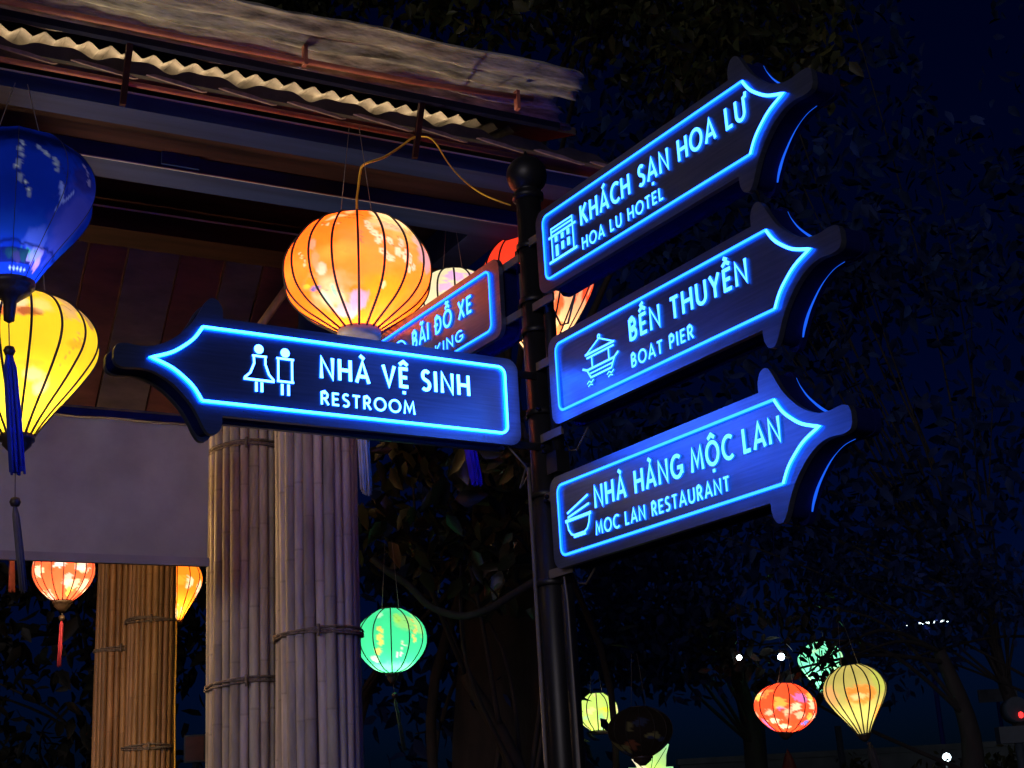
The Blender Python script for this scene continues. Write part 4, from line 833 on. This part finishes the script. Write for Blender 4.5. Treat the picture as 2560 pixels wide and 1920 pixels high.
# trees to the right and far behind
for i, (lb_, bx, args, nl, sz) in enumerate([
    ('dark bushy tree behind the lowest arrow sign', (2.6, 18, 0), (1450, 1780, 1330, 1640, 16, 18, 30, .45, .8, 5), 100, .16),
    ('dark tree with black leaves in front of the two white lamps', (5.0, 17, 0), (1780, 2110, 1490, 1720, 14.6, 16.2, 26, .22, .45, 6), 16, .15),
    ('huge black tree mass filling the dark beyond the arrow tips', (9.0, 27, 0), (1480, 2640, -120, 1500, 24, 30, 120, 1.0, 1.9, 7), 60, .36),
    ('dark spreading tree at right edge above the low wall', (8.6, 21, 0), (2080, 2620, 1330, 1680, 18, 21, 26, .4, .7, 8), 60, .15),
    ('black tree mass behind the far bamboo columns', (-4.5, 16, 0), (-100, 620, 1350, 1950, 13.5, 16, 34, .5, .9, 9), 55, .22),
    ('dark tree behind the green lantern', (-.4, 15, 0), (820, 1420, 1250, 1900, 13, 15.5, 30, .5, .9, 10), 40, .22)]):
    cs = cents(*args) + ([(at(1848, 1640, 14.55), .30), (at(1953, 1640, 14.55), .30)] if i == 1 else []); tree(lb_, bx, .16, max(2.2, min(c.z for c, r_ in cs) + .4), [(c, .03) for c, r_ in cs[::4]], cs, nl, sz, 20 + i, lm='blue_lit_leaf' if i in (0, 2, 3, 5) else 'far_leaf')
# ------------------------------------------------------------------ things far off at lower right
def bulb_lamp(label, px, py, Y, r, mt):
    c = at(px, py, Y); o = empty('hanging_bulb', c); tag(o, label, 'lamp')
    MB().tube([(0, 0, r * 1.2), (.02, .03, .7), (.1, .1, 1.6)], .004, 6).build('cord', M['board_side'], o)
    MB().tube([(0, 0, r * .8), (0, 0, r * 1.9)], r * .5, 10).build('socket', M['cap'], o)
    mb = MB(); mb.lathe([(0, r), (r * .7, r * .7), (r, 0), (r * .7, -r * .7), (0, -r)], 14); mb.build('globe', M[mt], o); return o
def lamp_head(label, px, py, Y, r, mt='lamp_white'):
    c = at(px, py, Y); o = empty('lamp_post', (c.x, c.y, 0)); tag(o, label, 'lamp')
    MB().tube([(0, .09, 0), (0, .09, c.z + r * .8)], .035, 8).build('pole', M['black_paint'], o)
    mb = MB(); mb.lathe([(0, r), (r * .7, r * .7), (r, 0), (r * .7, -r * .7), (0, -r)], 14, (0, 0, c.z)); mb.build('globe', M[mt], o); return o
bulb_lamp('left and dimmer of two small white bulbs glowing through leaves', 1848, 1644, 14.4, .026, 'lamp_bright')
bulb_lamp('right and brighter of two small white bulbs glowing through leaves', 1953, 1642, 14.4, .034, 'lamp_bright')
lamp_head('low white blue lamp near the hedge at the bottom right', 2367, 1893, 24, .07)
c = at(2318, 1557, 30); o = empty('strip_light', c); tag(o, 'thin white strip light far off at the right', 'lamp'); d = at(2372, 1551, 30) - at(2268, 1561, 30)
MB().tube([-d * .5, d * .5], .022, 8).build('glass_tube', M['lamp_white'], o); MB().box(-d * .52 + Vector((0, .03, .0)), d * 1.04, Vector((0, .05, 0)), UP * .06).build('housing', M['board_side'], o)
MB().tube([Vector((0, .06, 0)), Vector((0, .06, -c.z))], .05, 8).build('pole', M['board_side'], o)
w0 = at(1700, 1905, 26); w1 = at(2700, 1846, 26)
mb = MB(); mb.box((0, 0, -w0.z + .0), Vector((w1.x - w0.x, 0, 0)), Vector((0, .3, 0)), UP * (w0.z - .05)); mb.box((-.04, -.04, -.05), Vector((w1.x - w0.x + .08, 0, 0)), Vector((0, .38, 0)), UP * .1)
o = mb.build('low_wall', M['stone_wall']); o.location = w0; tag(o, 'long low pale wall far off at the bottom right', 'wall')
q = random.Random(5); mb = MB(); hb = at(2470, 1900, 23)
leaf_cloud(mb, [(Vector((x, q.uniform(-.3, .3), q.uniform(-1.5, -.05))), .4) for x in np.linspace(-2.2, 1.6, 26)], 90, .16, q); o = mb.build('hedge', M['leaf'], None, color=True, recalc=False); o.location = hb; tag(o, 'low clipped green hedge in front of the far wall', 'hedge')
for lb_, x0, y0, x1, y1, Y, r_ in (('pale grey slim post leaning behind the round red lantern', 1893, 1715, 1912, 1950, 20, .06), ('thin grey steel pole beneath the olive lantern', 2094, 1815, 2112, 1950, 24, .055)):
    a = at(x0, y0, Y); b = at(x1, y1, Y); f = a.z / max(a.z - b.z, .01); foot = a + (b - a) * f
    o = empty('slim_post', foot); tag(o, lb_, 'post'); MB().tube([Vector((0, 0, 0)), a - foot], r_, 8).build('shaft', M['grey_steel'], o); MB().box(Vector((-.12, -.12, 0)), Vector((.24, 0, 0)), Vector((0, .24, 0)), UP * .02).build('foot_plate', M['grey_steel'], o)
c = at(2534, 1835, 20); o = empty('ticket_machine', (c.x, c.y, 0)); tag(o, 'grey box on a stand with a round head and red light at the right edge', 'machine')
MB().box((-.22, -.1, c.z - .12), (.5, 0, 0), (0, .2, 0), (0, 0, .22)).build('box', M['grey_steel'], o); MB().tube([(.05, 0, 0), (.05, 0, c.z - .12)], .06, 8).build('stand', M['grey_steel'], o)
MB().tube([(.05, .1, c.z + .30), (.08, -.1, c.z + .32)], .17, 16).build('head', M['grey_steel'], o); mb = MB(); mb.lathe([(0, .045), (.03, .03), (.035, 0), (.03, -.03), (0, -.045)], 10, (.10, -.12, c.z + .24)); mb.build('red_light', M['lamp_red'], o)
c = at(2495, 1738, 30); o = empty('hanging_board', c); tag(o, 'small pale blank board far off at the right', 'board'); MB().box((-.4, 0, -.13), (.8, 0, 0), (0, .04, 0), (0, 0, .26)).build('panel', M['grey_steel'], o); MB().tube([(0, .06, .1), (0, .06, -c.z)], .04, 8).build('pole', M['board_side'], o)
c = at(1972, 1905, 18); o = MB().lathe([(0, .16), (.05, .06), (.10, -.1), (.12, -.16)], 12).build('red_pennant', plain('red_cloth', (.12, .01, .012), .8)); o.location = c; tag(o, 'small dull red pennant at the bottom below the round red lantern', 'pennant')
# dim red box behind the left column
c = at(487, 1868, 12); o = empty('notice_box', (c.x, c.y, 0)); tag(o, 'small red fronted box between the bamboo columns at the bottom', 'box')
MB().box((-.09, 0, c.z - .12), (.18, 0, 0), (0, .1, 0), (0, 0, .22)).build('casing', M['grey_steel'], o); MB().box((-.075, -.004, c.z - .105), (.15, 0, 0), (0, .008, 0), (0, 0, .19)).build('red_front', M['plank_red'], o); MB().tube([(0, .05, 0), (0, .05, c.z - .12)], .03, 8).build('stand', M['grey_steel'], o)
